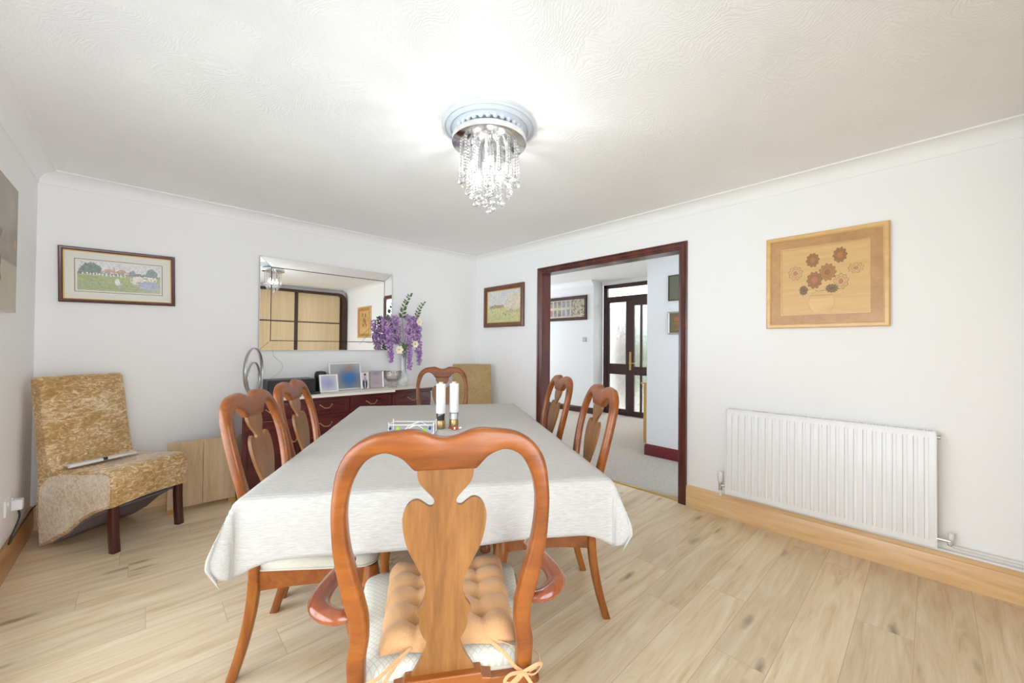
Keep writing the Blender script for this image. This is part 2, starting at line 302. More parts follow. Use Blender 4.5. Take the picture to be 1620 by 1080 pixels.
# ---------------------------------------------------------------- mesh helpers
class MB:
    def __init__(s): s.v = []; s.f = []; s.m = []
    def add(s, vs, fs, mi=0):
        o = len(s.v); s.v += [tuple(map(float, v)) for v in vs]; s.f += [tuple(i+o for i in f) for f in fs]; s.m += [mi]*len(fs)
    def box(s, x0, x1, y0, y1, z0, z1, mi=0):
        s.add([(x0, y0, z0), (x1, y0, z0), (x1, y1, z0), (x0, y1, z0), (x0, y0, z1), (x1, y0, z1), (x1, y1, z1), (x0, y1, z1)],
              [(0, 3, 2, 1), (4, 5, 6, 7), (0, 1, 5, 4), (1, 2, 6, 5), (2, 3, 7, 6), (3, 0, 4, 7)], mi)
    def loft(s, rings, closed=True, caps=True, mi=0):
        n = len(rings[0]); vs = [v for r in rings for v in r]; fs = []
        for i in range(len(rings)-1):
            for j in range(n if closed else n-1):
                k = (j+1) % n; fs.append((i*n+j, i*n+k, (i+1)*n+k, (i+1)*n+j))
        if caps and closed: fs += [tuple(range(n-1, -1, -1)), tuple(range((len(rings)-1)*n, len(rings)*n))]
        s.add(vs, fs, mi)
    def tube(s, path, rad, n=10, mi=0, flat_=1.0, up=None):
        path = [Vector(p) for p in path]; rings = []
        if not hasattr(rad, '__len__'): rad = [rad]*len(path)
        prev = None
        for i, p in enumerate(path):
            t = (path[min(i+1, len(path)-1)]-path[max(i-1, 0)])
            if t.length < 1e-9: t = Vector((0, 0, 1))
            t.normalize()
            if prev is None:
                a = Vector(up) if up else (Vector((0, 0, 1)) if abs(t.z) < .9 else Vector((1, 0, 0)))
            else: a = prev
            a = (a - t*a.dot(t)).normalized(); b_ = t.cross(a); prev = a
            rings.append([p + (a*math.cos(q)*flat_ + b_*math.sin(q))*rad[i] for q in [2*math.pi*k/n for k in range(n)]])
        s.loft(rings, mi=mi)
    def lathe(s, prof, n=24, c=(0, 0, 0), mi=0):
        rings = [[(c[0]+r*math.cos(2*math.pi*k/n), c[1]+r*math.sin(2*math.pi*k/n), c[2]+z) for k in range(n)] for r, z in prof]
        s.loft(rings, mi=mi)
    def ball(s, c, r, n=8, k=6, mi=0, sz=1):
        prof = [(max(1e-4, r*math.sin(math.pi*i/k)), -r*sz*math.cos(math.pi*i/k)) for i in range(k+1)]
        s.lathe(prof, n, c, mi)
    def prism(s, poly, a, b_, axis='y', mi=0):
        def P(p, t): return (p[0], t, p[1]) if axis == 'y' else ((t, p[0], p[1]) if axis == 'x' else (p[0], p[1], t))
        n = len(poly); vs = [P(p, a) for p in poly]+[P(p, b_) for p in poly]
        fs = [tuple(range(n)), tuple(range(2*n-1, n-1, -1))]+[(i, i+n, (i+1) % n+n, (i+1) % n) for i in range(n)]
        s.add(vs, fs, mi)
def obj(name, mb, mat, parent=None, loc=None, rz=None, smooth=True, bevel=0, seg=2, fn=None, angle=40, sub=0):
    me = bpy.data.meshes.new(name)
    if isinstance(mb, MB):
        me.from_pydata(mb.v, [], mb.f)
        for p, i in zip(me.polygons, mb.m): p.material_index = i
    for mm in (mat if isinstance(mat, (list, tuple)) else [mat]): me.materials.append(mm)
    bm = bmesh.new(); bm.from_mesh(me)
    if fn: fn(bm)
    bmesh.ops.recalc_face_normals(bm, faces=bm.faces)
    for f in bm.faces: f.smooth = smooth
    if smooth:
        for e in bm.edges:
            if len(e.link_faces) == 2 and e.calc_face_angle(0) > R(angle): e.smooth = False
    bm.to_mesh(me); bm.free()
    o = bpy.data.objects.new(name, me); col.objects.link(o)
    if parent: o.parent = parent
    if loc: o.location = loc
    if rz is not None: o.rotation_euler = (0, 0, rz)
    if bevel:
        md = o.modifiers.new('bevel', 'BEVEL'); md.width = bevel; md.segments = seg; md.limit_method = 'ANGLE'; md.angle_limit = R(35)
    if sub:
        md = o.modifiers.new('sub', 'SUBSURF'); md.levels = sub; md.render_levels = sub
    return o
def thing(name, label, cat, loc=(0, 0, 0), rz=0, group=None):
    o = bpy.data.objects.new(name, None); col.objects.link(o); o.location = loc; o.rotation_euler = (0, 0, rz)
    o.empty_display_size = .1
    return tag(o, label, cat, group)
def tag(o, label, cat, group=None):
    o['label'] = label; o['category'] = cat
    if group: o['group'] = group
    return o
def struct(name, mb, mat, **kw):
    o = obj(name, mb, mat, **kw)
    if not kw.get('parent'): o['kind'] = 'structure'
    return o
def dup(root, loc, rz, label, group=None):
    r = root.copy(); col.objects.link(r); r.location = loc; r.rotation_euler = (0, 0, rz); r['label'] = label
    if group: r['group'] = group
    def kids(a, b_):
        for ch in [o for o in bpy.data.objects if o.parent == a]:
            c = ch.copy(); col.objects.link(c); c.parent = b_; kids(ch, c)
    kids(root, r); return r
def smoothpath(pts, k=6):
    """Catmull-Rom through tuples of any length"""
    P = [np.array(p, float) for p in pts]; P = [2*P[0]-P[1]]+P+[2*P[-1]-P[-2]]; out = []
    for i in range(1, len(P)-2):
        for j in range(k):
            t = j/k; out.append(.5*((2*P[i])+(-P[i-1]+P[i+1])*t+(2*P[i-1]-5*P[i]+4*P[i+1]-P[i+2])*t*t+(-P[i-1]+3*P[i]-3*P[i+1]+P[i+2])*t**3))
    out.append(P[-2]); return out
def round_poly(pts, r, n=5):
    out = []; m = len(pts)
    for i in range(m):
        p = Vector(pts[i]); a = (Vector(pts[i-1])-p).normalized(); b_ = (Vector(pts[(i+1) % m])-p).normalized()
        rr = r[i] if hasattr(r, '__len__') else r
        A = p+a*rr; B = p+b_*rr
        for k in range(n+1):
            t = k/n; out.append(tuple((1-t)**2*A+2*t*(1-t)*p+t*t*B))
    return out
def sup(n, e):
    """unit superellipse"""
    o = []
    for k in range(n):
        a = 2*math.pi*k/n; c, s_ = math.cos(a), math.sin(a)
        o.append((math.copysign(abs(c)**(2/e), c), math.copysign(abs(s_)**(2/e), s_)))
    return o
SQ = sup(16, 3.4); SQ5 = sup(20, 5)

# ---------------------------------------------------------------- room shell
W, CH, ZC = 3.712, 2.40, 2.3205
YB = -4.62       # wall behind the camera
def wall_with_holes(name, axis, pos, th, a0, a1, z0, z1, holes, mat):
    """wall box in plane axis=pos..pos+th spanning a0..a1, holes = (b0,b1,c0,c1)"""
    mb = MB(); cuts = sorted({a0, a1, *[h[0] for h in holes], *[h[1] for h in holes]})
    for i in range(len(cuts)-1):
        x0, x1 = cuts[i], cuts[i+1]; zs = [(z0, z1)]
        for h in holes:
            if h[0] <= x0 and x1 <= h[1]:
                zs = [(z0, h[2]), (h[3], z1)]
        for (c, d) in zs:
            if d-c < 1e-4: continue
            lo, hi = min(pos, pos+th), max(pos, pos+th)
            if axis == 'x': mb.box(lo, hi, x0, x1, c, d)
            else: mb.box(x0, x1, lo, hi, c, d)
    return struct(name, mb, mat, smooth=False)
DY0, DY1, DZ = -2.683, -1.175, 2.047      # clear opening of the doorway
mb = MB(); mb.box(-W-.25, 0.04, YB-.2, .2, -.12, 0); struct('floor', mb, M['floor'], smooth=False)
mb = MB(); mb.box(-W-.1, .12, YB-.1, .1, CH, CH+.1); struct('ceiling', mb, M['ceiling'], smooth=False)
mb = MB(); mb.box(-W-.1, .12, 0, .1, 0, CH); struct('wall_back', mb, M['wall'], smooth=False)
wall_with_holes('wall_front', 'y', YB, -.2, -W-.1, .12, 0, CH, [(-3.6, -2.1, .06, 2.12)], M['wall'])
mb = MB()
for a, b_ in ((-3.6, -3.54), (-2.16, -2.1), (-2.88, -2.82)): mb.box(a, b_, YB-.15, YB-.09, .06, 2.12)
for a, b_ in ((.06, .12), (2.06, 2.12)): mb.box(-3.6, -2.1, YB-.15, YB-.09, a, b_)
wn = struct('added_window_3', mb, M['whiteplastic'], smooth=False)  # unseen window added behind the camera to light the room
mb = MB(); mb.box(-3.54, -2.16, YB-.123, YB-.117, .12, 2.06); obj('window_pane', mb, M['pane'], wn, smooth=False)
wall_with_holes('wall_right', 'x', 0, .12, YB, 0, 0, CH, [(DY0-.03, DY1+.03, 0, DZ+.03)], M['wall'])
WY0, WY1, WZ0, WZ1 = -4.4, -1.35, .02, 2.08
wall_with_holes('wall_left', 'x', -W, -.25, YB, 0, 0, CH, [(WY0, WY1, WZ0, WZ1)], M['wall'])
# unseen patio window added to the left wall so daylight can enter
mb = MB()
for a, b_ in ((WY0, WY0+.06), (WY1-.06, WY1), ((WY0+WY1)/2-.04, (WY0+WY1)/2+.04)): mb.box(-W-.17, -W-.11, a, b_, WZ0, WZ1)
for a, b_ in ((WZ0, WZ0+.06), (WZ1-.06, WZ1)): mb.box(-W-.17, -W-.11, WY0, WY1, a, b_)
wn = struct('added_window_1', mb, M['whiteplastic'], smooth=False)
mb = MB(); mb.box(-W-.143, -W-.137, WY0+.06, WY1-.06, WZ0+.06, WZ1-.06); obj('window_pane', mb, M['pane'], wn, smooth=False)
# coving
def coving(name, p0, p1, inward, m0, m1):
    """p0->p1 along the wall foot line; inward = unit vector into the room; m0/m1 = mitre signs"""
    d = (Vector(p1)-Vector(p0)); L = d.length; d.normalize(); inw = Vector(inward); D = .09; H = CH-ZC; rings = []
    prof = [(0, CH), (0, ZC-.004), (.006, ZC-.004), (.006, ZC+.004)]
    for k in range(9):
        a = math.pi/2*k/8; prof.append((.006+(D-.012)*(1-math.cos(a)), ZC+.004+(H-.012)*math.sin(a)))
    prof += [(D, CH-.008), (D+.003, CH)]
    for t, mm in ((0, m0), (L, m1)):
        rings.append([(*(Vector(p0)+d*(t+mm*o)+inw*o), z) for o, z in prof])
    mb = MB(); mb.loft(rings); struct(name, mb, M['white'], smooth=True, angle=30)
coving('trim_1', (-W, 0), (0, 0), (0, -1), 1, -1)
coving('trim_2', (0, 0), (0, YB), (-1, 0), 1, -1)
coving('trim_3', (-W, YB), (-W, 0), (1, 0), 1, -1)
# skirting
SKP = [(0, 0), (.018, 0), (.018, .125), (.014, .135), (.016, .143), (.008, .160), (0, .163)]
def skirt(name, p0, p1, inward, m0=0, m1=0, mat='pineskirt', h=1.0):
    d = (Vector(p1)-Vector(p0)); L = d.length; d.normalize(); inw = Vector(inward)
    rings = [[(*(Vector(p0)+d*(t+mm*o)+inw*o), z*h) for o, z in SKP] for t, mm in ((0, m0), (L, m1))]
    mb = MB(); mb.loft(rings); return struct(name, mb, M[mat], smooth=True, angle=25)
skirt('baseboard_back', (-W, 0), (0, 0), (0, -1), 1, -1)
skirt('baseboard_right', (0, DY0-.066), (0, YB), (-1, 0))
skirt('baseboard_right_2', (0, 0), (0, DY1+.066), (-1, 0), 1, 0)
sk = skirt('baseboard_left', (-W, YB), (-W, 0), (1, 0), 0, -1)
M['pineskirt_dark'] = wood('varnished_pine_skirting', hexc(168, 112, 58), hexc(192, 140, 82), (1.2, 1.2, 16), .3, .4)
sk.data.materials[0] = M['pineskirt_dark']
# mahogany doorway: jamb lining + architrave (moulded, mitred)
mb = MB()
for y0, y1 in ((DY0-.03, DY0), (DY1, DY1+.03)): mb.box(-.004, .124, y0, y1, 0, DZ+.03)
mb.box(-.004, .124, DY0, DY1, DZ, DZ+.03)
struct('door_frame_1', mb, M['mahog'], smooth=False, bevel=.002)['kind'] = 'structure'
def architrave(name, x, sgn, mat):
    prof = [(0, 0), (0, .012), (.006, .016), (.018, .014), (.024, .018), (.046, .020), (.052, .015), (.060, .019), (.066, .017), (.066, 0)]
    corners = [((DY1, 0), (1, 0)), ((DY1, DZ), (1, 1)), ((DY0, DZ), (-1, 1)), ((DY0, 0), (-1, 0))]
    rings = [[(x+sgn*d, c[0]+o*m_[0], c[1]+o*m_[1]) for o, d in prof] for c, m_ in corners]
    mb = MB(); mb.loft(rings); return struct(name, mb, mat, smooth=True, angle=25)
architrave('trim_4', 0, -1, M['mahog']); architrave('trim_5', .12, 1, M['mahog'])
mb = MB(); mb.prism([(.018, 0), (.024, .006), (.05, .009), (.056, 0)], DY0, DY1, 'y')
struct('trim_6', mb, M['brass'], smooth=False)

# ---------------------------------------------------------------- hall beyond the doorway
HX, HC = 2.94, 2.50
mb = MB(); mb.box(.04, 3.5, -4.2, 3.6, -.12, 0.004); struct('floor_hall', mb, M['carpet'], smooth=False)
mb = MB(); mb.box(.12, 3.5, -4.2, 3.6, HC, HC+.1); struct('ceiling_hall', mb, M['white'], smooth=False)
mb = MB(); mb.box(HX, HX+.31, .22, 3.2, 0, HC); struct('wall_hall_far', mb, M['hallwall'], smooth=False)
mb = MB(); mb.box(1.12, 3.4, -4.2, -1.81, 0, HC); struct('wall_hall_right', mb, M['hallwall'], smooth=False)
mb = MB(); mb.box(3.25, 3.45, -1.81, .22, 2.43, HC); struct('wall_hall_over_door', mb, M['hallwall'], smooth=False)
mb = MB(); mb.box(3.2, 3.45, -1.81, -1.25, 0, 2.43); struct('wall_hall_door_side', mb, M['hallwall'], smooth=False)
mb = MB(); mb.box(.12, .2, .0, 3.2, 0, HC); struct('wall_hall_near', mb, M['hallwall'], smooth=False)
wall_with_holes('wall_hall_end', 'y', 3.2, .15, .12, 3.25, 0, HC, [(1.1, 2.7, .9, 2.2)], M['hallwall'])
mb = MB(); mb.box(1.1, 1.15, 3.24, 3.3, .9, 2.2); mb.box(2.65, 2.7, 3.24, 3.3, .9, 2.2); mb.box(1.1, 2.7, 3.24, 3.3, .9, .95); mb.box(1.1, 2.7, 3.24, 3.3, 2.15, 2.2); mb.box(1.88, 1.92, 3.24, 3.3, .9, 2.2)
wn = struct('added_window_2', mb, M['whiteplastic'], smooth=False)  # unseen hall window, added as an opening for the hall light
mb = MB(); mb.box(1.15, 2.65, 3.265, 3.27, .95, 2.15); obj('window_pane', mb, M['pane'], wn, smooth=False)
mb = MB(); mb.prism([(HX, HC), (HX, HC-.09), (HX-.02, HC-.08), (HX-.07, HC-.02), (HX-.08, HC)], .22, 3.2, 'y')
# prism 'y' takes (x,z)
struct('trim_7', mb, M['white'], smooth=False)
skirt('baseboard_hall_far', (HX, 3.2), (HX, .22), (-1, 0), 0, 0, 'darkleg', .72)
skirt('baseboard_hall_right', (1.12, -1.81), (1.12, -4.1), (-1, 0), -1, 0, 'hallskirt', .80)
skirt('baseboard_hall_corner', (1.62, -1.81), (1.12, -1.81), (0, 1), 0, 1, 'hallskirt', .80)
# front door set
FX = 3.25
fr = MB()
def fb(y0, y1, z0, z1, mb, d0=0, d1=.06): mb.box(FX+d0, FX+d1, y0, y1, z0, z1)
fb(.13, .215, 0, 2.43, fr); fb(-1.25, -1.17, 0, 2.43, fr); fb(-1.25, .215, 2.36, 2.43, fr); fb(-1.17, .13, 2.12, 2.20, fr)
fb(-.31, -.27, 0, 2.12, fr)
dframe = struct('door_1', fr, M['doorwood'], smooth=False, bevel=.003)
mb = MB(); fb(-1.17, .13, 2.20, 2.36, mb, .03, .034); p = obj('fanlight_glass', mb, M['pane'], dframe, smooth=False)
mb = MB()   # side panel
fb(.09, .13, 0, 2.12, mb, .01, .05); fb(-.27, .09, .75, .945, mb, .01, .05); fb(-.27, .09, 0, .115, mb, .01, .05); fb(-.27, .09, 2.09, 2.12, mb, .01, .05)
sp = obj('side_panel', mb, M['doorwood'], dframe, smooth=False, bevel=.003)
mb = MB(); fb(-.27, .09, .945, 2.09, mb, .028, .032); fb(-.27, .09, .115, .75, mb, .028, .032); obj('panel_glass', mb, M['obscure'], sp, smooth=False)
mb = MB()   # door leaf
fb(-.43, -.31, 0.01, 2.12, mb, 0, .045); fb(-1.17, -1.06, 0.01, 2.12, mb, 0, .045)
fb(-1.06, -.43, .755, .905, mb, 0, .045); fb(-1.06, -.43, .01, .10, mb, 0, .045); fb(-1.06, -.43, 2.01, 2.12, mb, 0, .045)
for a in (-.585, -.74, -.90): fb(a, a+.035, .1, 2.01, mb, .005, .04)
leaf = obj('door_leaf', mb, M['doorwood'], dframe, smooth=False, bevel=.003)
mb = MB(); fb(-1.06, -.43, .905, 2.01, mb, .020, .024); fb(-1.06, -.43, .10, .755, mb, .020, .024); obj('door_glass', mb, M['obscure'], leaf, smooth=False)
mb = MB(); mb.box(FX-.008, FX, -.385, -.345, .84, 1.17); mb.tube([(FX-.005, -.365, .97), (FX-.045, -.365, .97)], .009); mb.tube([(FX-.045, -.36, .97), (FX-.045, -.48, .965)], .009)
obj('door_handle', mb, M['brass'], leaf, bevel=.002)
# outside the front door
mb = MB(); mb.box(3.45, 9, -5, 3.6, -.15, -.02); struct('ground', mb, M['paving'], smooth=False)
mb = MB(); mb.box(3.5, 4.02, .42, .56, -.02, 2.6); struct('wall_porch', mb, M['wall'], smooth=False)
mb = MB(); mb.box(4.7, 5.0, .58, 1.05, -.02, 1.98); tag(obj('brick_pillar', mb, M['brick'], smooth=False), 'red brick porch pillar seen blurred through the front door glass', 'pillar')
mb = MB(); mb.box(4.7, 5.0, -1.0, .40, 2.12, 2.24); tag(obj('porch_beam', mb, M['brick'], smooth=False), 'dark porch beam seen blurred through the top of the front door glass', 'beam')
random.seed(11); mb = MB()
for k in range(700):
    c = Vector((7+random.uniform(-.3, .3), random.uniform(-4.5, 3), random.uniform(0, 1.9))); d = Vector((random.gauss(0, 1), random.gauss(0, 1), random.gauss(0, 1))).normalized(); e = d.orthogonal().normalized()
    mb.add([c, c+d*.16+e*.1, c+d*.32, c+d*.16-e*.1], [(0, 1, 2, 3)])
mb.box(6.9, 7.1, -4.5, 3, 0, 1.85)
tag(obj('hedge', mb, M['leaf'], smooth=False), 'green hedge outside, blurred through the front door glass', 'hedge')
mb = MB(); mb.box(-9, -3.97, -7, 3, -.3, -.1); struct('ground_garden', mb, M['lawn'], smooth=False)

# ---------------------------------------------------------------- picture painting
def vnoise(x, y, seed=0):
    xi, yi = math.floor(x), math.floor(y); fx, fy = x-xi, y-yi
    def h(a, b_):
        n = (a*374761393+b_*668265263+seed*1442695)&0xffffffff; n = ((n ^ (n >> 13))*1274126177)&0xffffffff; return ((n ^ (n >> 16))&0xffff)/65535
    fx = fx*fx*(3-2*fx); fy = fy*fy*(3-2*fy)
    return (h(xi, yi)*(1-fx)+h(xi+1, yi)*fx)*(1-fy)+(h(xi, yi+1)*(1-fx)+h(xi+1, yi+1)*fx)*fy
def fbm(x, y, s=0): return .55*vnoise(x, y, s)+.3*vnoise(2.1*x, 2.1*y, s+1)+.15*vnoise(4.3*x, 4.3*y, s+2)
def mix(a, b_, t):
    t = max(0, min(1, t)); return tuple(p*(1-t)+q*t for p, q in zip(a, b_))
def c8(*c): return tuple(x/255 for x in c)
def painted(name, w, h, nx, ny, fn, parent, y=0, cx=0, cz=0, mat='art'):
    """flat printed sheet facing -y, w x h, fn(u,v)->sRGB with v up"""
    vs = [(cx-w/2+w*i/nx, y, cz-h/2+h*j/ny) for j in range(ny+1) for i in range(nx+1)]
    fs = [(j*(nx+1)+i, j*(nx+1)+i+1, (j+1)*(nx+1)+i+1, (j+1)*(nx+1)+i) for j in range(ny) for i in range(nx)]
    mb = MB(); mb.add(vs, fs)
    me = bpy.data.meshes.new(name); me.from_pydata(mb.v, [], mb.f); me.materials.append(M[mat])
    at = me.color_attributes.new('Col', 'FLOAT_COLOR', 'POINT')
    for k in range(len(vs)):
        i, j = k % (nx+1), k//(nx+1); c = lin(fn(i/nx, j/ny)); at.data[k].color = (*c, 1)
    o = bpy.data.objects.new(name, me); col.objects.link(o); o.parent = parent; return o
def ringframe(mb, w, h, prof, cx=0, cz=0):
    """profile (inset from outer edge, projection toward -y) swept round a w x h rectangle"""
    rings = []
    for (sx_, sz_) in ((-1, -1), (1, -1), (1, 1), (-1, 1), (-1, -1)):
        rings.append([(cx+sx_*(w/2-i), -d, cz+sz_*(h/2-i)) for i, d in prof])
    n = len(prof); vs = [v for r in rings[:4] for v in r]; fs = []
    for i in range(4):
        for j in range(n):
            k = (j+1) % n; a = i*n; b_ = ((i+1) % 4)*n
            fs.append((a+j, a+k, b_+k, b_+j))
    mb.add(vs, fs)
def ring_obj(name, w, h, prof, mat, parent, cz=0, y=0):
    mb = MB(); ringframe(mb, w, h, prof, 0, cz); return obj(name, mb, mat, parent, loc=(0, y, 0), angle=25)
def painterly(fn, amt, pale):
    def g(u, v):
        a = u+amt*(fbm(u*26, v*14, 31)-.5); b_ = v+amt*2.2*(fbm(u*26, v*14, 47)-.5)
        c = fn(min(max(a, 0), 1), min(max(b_, 0), 1)); k = .82+.36*fbm(u*60, v*40, 12)
        return mix(tuple(min(1, x*k) for x in c), pale, .16)
    return g
def ell(u, v, cu, cv, a, b_): return ((u-cu)/a)**2+((v-cv)/b_)**2

# cricket match print (back wall)
def cricket(u, v):
    sky = mix(c8(216, 218, 226), c8(236, 226, 222), fbm(u*5, v*3)); g = mix(c8(170, 186, 112), c8(150, 160, 112), v < .25 and .7 or fbm(u*6, v*20, 3)); g = mix(g, c8(214, 214, 206), max(0, (u-.62)*1.6-(v*1.2)))
    c = g if v < .56-.10*u*0 else sky
    hz = .56
    if v >= hz:
        t = .80+.16*math.sin(u*8+1)-.25*abs(u-.12)*3+.10*fbm(u*20, 1)
        if u < .27 and v < .60+.36*math.sqrt(max(0, 1-((u-.15)/.14)**2)): c = mix(c8(84, 104, 104), c8(126, 146, 134), fbm(u*30, v*20, 5))
        for cu, a, hh in ((.64, .05, .22), (.72, .05, .14), (.89, .085, .34), (.80, .04, .12)):
            if abs(u-cu) < a and v < hz+hh*math.sqrt(max(0, 1-((u-cu)/a)**2)): c = mix(c8(96, 120, 120), c8(148, 164, 158), fbm(u*30, v*20, 5))
        if .26 < u < .60 and v < .74+.04*math.sin(u*40): c = c8(196, 150, 128) if v > .66 else mix(c8(120, 128, 130), c8(220, 220, 220), fbm(u*60, v*30, 9) > .5 and 1 or 0)
        if .41 < u < .43 and v < .86: c = c8(190, 140, 124)
        if v < .62: c = mix(c, c8(98, 106, 98), .6)
    for k in range(13):
        cu = .06+.04*k+.008*math.sin(k*7)
        if abs(u-cu) < .008 and .53 < v < .60+.01*(k % 3): c = c8(244, 242, 240)
    if ell(u, v, .46, .34, .035, .10) < 1: c = c8(242, 238, 240)
    if ell(u, v, .49, .24, .03, .03) < 1: c = c8(214, 200, 216)
    if ell(u, v, .70, .44, .09, .15) < 1 and fbm(u*30, v*14, 4) > .42: c = c8(240, 226, 214)
    if ell(u, v, .85, .26, .14, .17) < 1: c = mix(c8(140, 146, 178), c8(192, 194, 214), fbm(u*40, v*18, 8))
    if .78 < u < .97 and .42 < v < .58 and fbm(u*50, v*16, 6) > .5: c = c8(244, 236, 226)
    if ell(u, v, .29, .36, .008, .03) < 1: c = c8(90, 110, 120)
    return mix(c, c8(236, 236, 236), .12)
t = thing('framed_picture', 'wide mahogany framed cricket match print with gilt slip on the back wall', 'picture', (-3.307, 0, 1.535), 0)
CW, CHh = .606, .385
ring_obj('frame', CW, CHh, [(0, 0), (0, .018), (.006, .024), (.016, .022), (.022, .014), (.022, 0)], M['mahog'], t, CHh/2)
ring_obj('gilt_slip', CW-.044, CHh-.044, [(0, .002), (0, .013), (.006, .010), (.006, .002)], M['gold'], t, CHh/2)
mb = MB(); mb.box(-CW/2+.02, CW/2-.02, -.006, -.001, .02, CHh-.02); obj('mount', mb, M['mat'], t, smooth=False)
ring_obj('mount_line', .458, .232, [(0, .006), (0, .0068), (.003, .0068), (.003, .006)], M['twig'], t, CHh/2)
painted('print', .430, .205, 170, 80, painterly(cricket, .035, c8(226, 226, 224)), t, -.0075, 0, CHh/2)
t.rotation_euler = (0, R(-1.2), 0)

# golf landscape (right wall)
def golf(u, v):
    c = mix(c8(206, 206, 216), c8(226, 226, 224), fbm(u*5, v*4, 2)) if v > .46 else mix(c8(196, 194, 128), c8(214, 212, 160), fbm(u*6, v*14, 3))
    if .05 < u < .52 and .44 < v < .50+.07*fbm(u*20, 2, 7): c = c8(170, 160, 120)
    if .22 < u < .46 and .46 < v < .55: c = c8(178, 134, 104)
    if .13 < u < .17 and .45 < v < .54: c = c8(120, 122, 130)
    d = ell(u, v, .78, .60, .24, .30)
    if d < 1.0+.3*(fbm(u*12, v*12, 9)-.5) and v > .36 and fbm(u*18, v*10, 4) > .36: c = mix(c8(208, 190, 160), c8(236, 230, 214), fbm(u*26, v*16, 5))
    if u > .55 and .28 < v < .36+.04*math.sin(u*20): c = mix(c8(176, 156, 116), c8(200, 190, 140), fbm(u*16, v*16, 5))
    for cu, cv in ((.50, .27), (.56, .22), (.68, .23)):
        if ell(u, v, cu, cv, .013, .03) < 1: c = c8(96, 84, 70)
    return mix(c, c8(150, 130, 90), .25*fbm(u*9, v*5, 6) if v < .2 else 0)
t = thing('framed_picture', 'walnut framed landscape painting of pale ruins and green lawn, left of the doorway', 'picture', (0, -.543, 1.484), R(-90))
GW, GH = .712, .506
ring_obj('frame', GW, GH, [(0, 0), (0, .026), (.010, .034), (.030, .030), (.046, .018), (.055, .016), (.055, 0)], M['pictframe'], t, GH/2)
ring_obj('gilt_slip', GW-.11, GH-.11, [(0, .004), (0, .015), (.009, .012), (.009, .004)], M['gold'], t, GH/2)
painted('painting', GW-.12, GH-.12, 120, 90, painterly(golf, .04, c8(222, 220, 200)), t, -.008, 0, GH/2)
mb = MB(); mb.box(-.04, .03, -.030, -.024, .016, .03); obj('title_plate', mb, M['gold'], t, smooth=False)

# inlaid wood flower panel (right wall) - generic bouquet
FL = [(.17, .63, .085, .10, 0), (.38, .80, .075, .10, 1), (.55, .60, .095, .12, 2), (.69, .83, .075, .105, 1), (.86, .62, .08, .07, 0), (.40, .50, .09, .12, 1), (.70, .45, .08, .11, 0), (.27, .36, .05, .07, 3), (.60, .36, .07, .06, 3)]
FC = [(c8(222, 184, 124), c8(190, 130, 80)), (c8(164, 112, 54), c8(196, 120, 66)), (c8(182, 130, 64), c8(150, 96, 44)), (c8(132, 98, 54), c8(112, 82, 46))]
def inlay(u, v):
    c = mix(c8(224, 186, 124), c8(206, 166, 102), fbm(u*2, v*24, 3))
    for (cu, cv, a, b_, k) in FL:       # stems
        x0, y0 = .48, .30
        tt = ((u-x0)*(cu-x0)+(v-y0)*(cv-y0))/((cu-x0)**2+(cv-y0)**2+1e-6)
        if 0 < tt < 1 and math.hypot(u-(x0+tt*(cu-x0)), v-(y0+tt*(cv-y0))-.03*math.sin(tt*3.1)) < .008: c = c8(128, 100, 60)
    if ell(u, v, .48, .17, .15, .19) < 1 and v > .03 and v < .33: c = mix(c8(232, 196, 136), c8(204, 160, 98), fbm(u*3, v*16, 5)); c = c8(190, 146, 88) if abs(v-.27) < .006 or ell(u, v, .48, .17, .15, .19) > .94 else c
    for (cu, cv, a, b_, k) in FL:
        an = math.atan2((v-cv)/b_, (u-cu)/a); d = math.sqrt(ell(u, v, cu, cv, a, b_)); e = 1+.10*math.sin(an*(9+k)+k)
        if d < e:
            c = FC[k][0]
            if d > e*.90 or abs(d-.62) < .03: c = mix(c, c8(96, 64, 30), .5)
            if d < .36: c = FC[k][1]
            c = mix(c, c8(120, 80, 40), .25*fbm(an*6, d*3, 2))
    return c
t = thing('inlaid_wood_panel', 'square light wood panel inlaid with a vase of brown flowers, above the radiator', 'picture', (0, -3.612, 1.39), R(-90))
PW, PH = .622, .618
ring_obj('frame', PW, PH, [(0, 0), (0, .022), (.006, .026), (.022, .026), (.030, .020), (.030, 0)], M['lightwood'], t, PH/2)
ring_obj('border_band', PW-.06, PH-.06, [(0, .002), (0, .016), (.055, .012), (.055, .002)], M['inlayband'], t, PH/2)
ring_obj('inner_line', PW-.17, PH-.17, [(0, .002), (0, .0145), (.006, .0145), (.006, .002)], M['lightwood'], t, PH/2)
painted('marquetry', PW-.18, PH-.18, 170, 150, inlay, t, -.0095, 0, PH/2)

# unframed canvas (left wall)
def canvas(u, v):
    c = mix(c8(140, 130, 118), c8(180, 172, 158), fbm(u*4, v*5, 3)) if v > .38 else mix(c8(186, 174, 150), c8(200, 190, 170), fbm(u*5, v*5, 8))
    if fbm(u*5, v*4, 11) > .62 and v < .6: c = c8(120, 98, 78)
    if ell(u, v, .93, .55, .03, .05) < 1: c = c8(190, 160, 96)
    return c
t = thing('canvas_picture', 'unframed grey brown canvas painting on the left wall', 'picture', (-W, -1.06, 1.405), R(90))
mb = MB(); mb.box(-.32, .32, -.03, 0, 0, .65); obj('canvas', mb, M['mat'], t, smooth=False, bevel=.002)
painted('painting', .638, .648, 60, 60, canvas, t, -.0305, 0, .325)

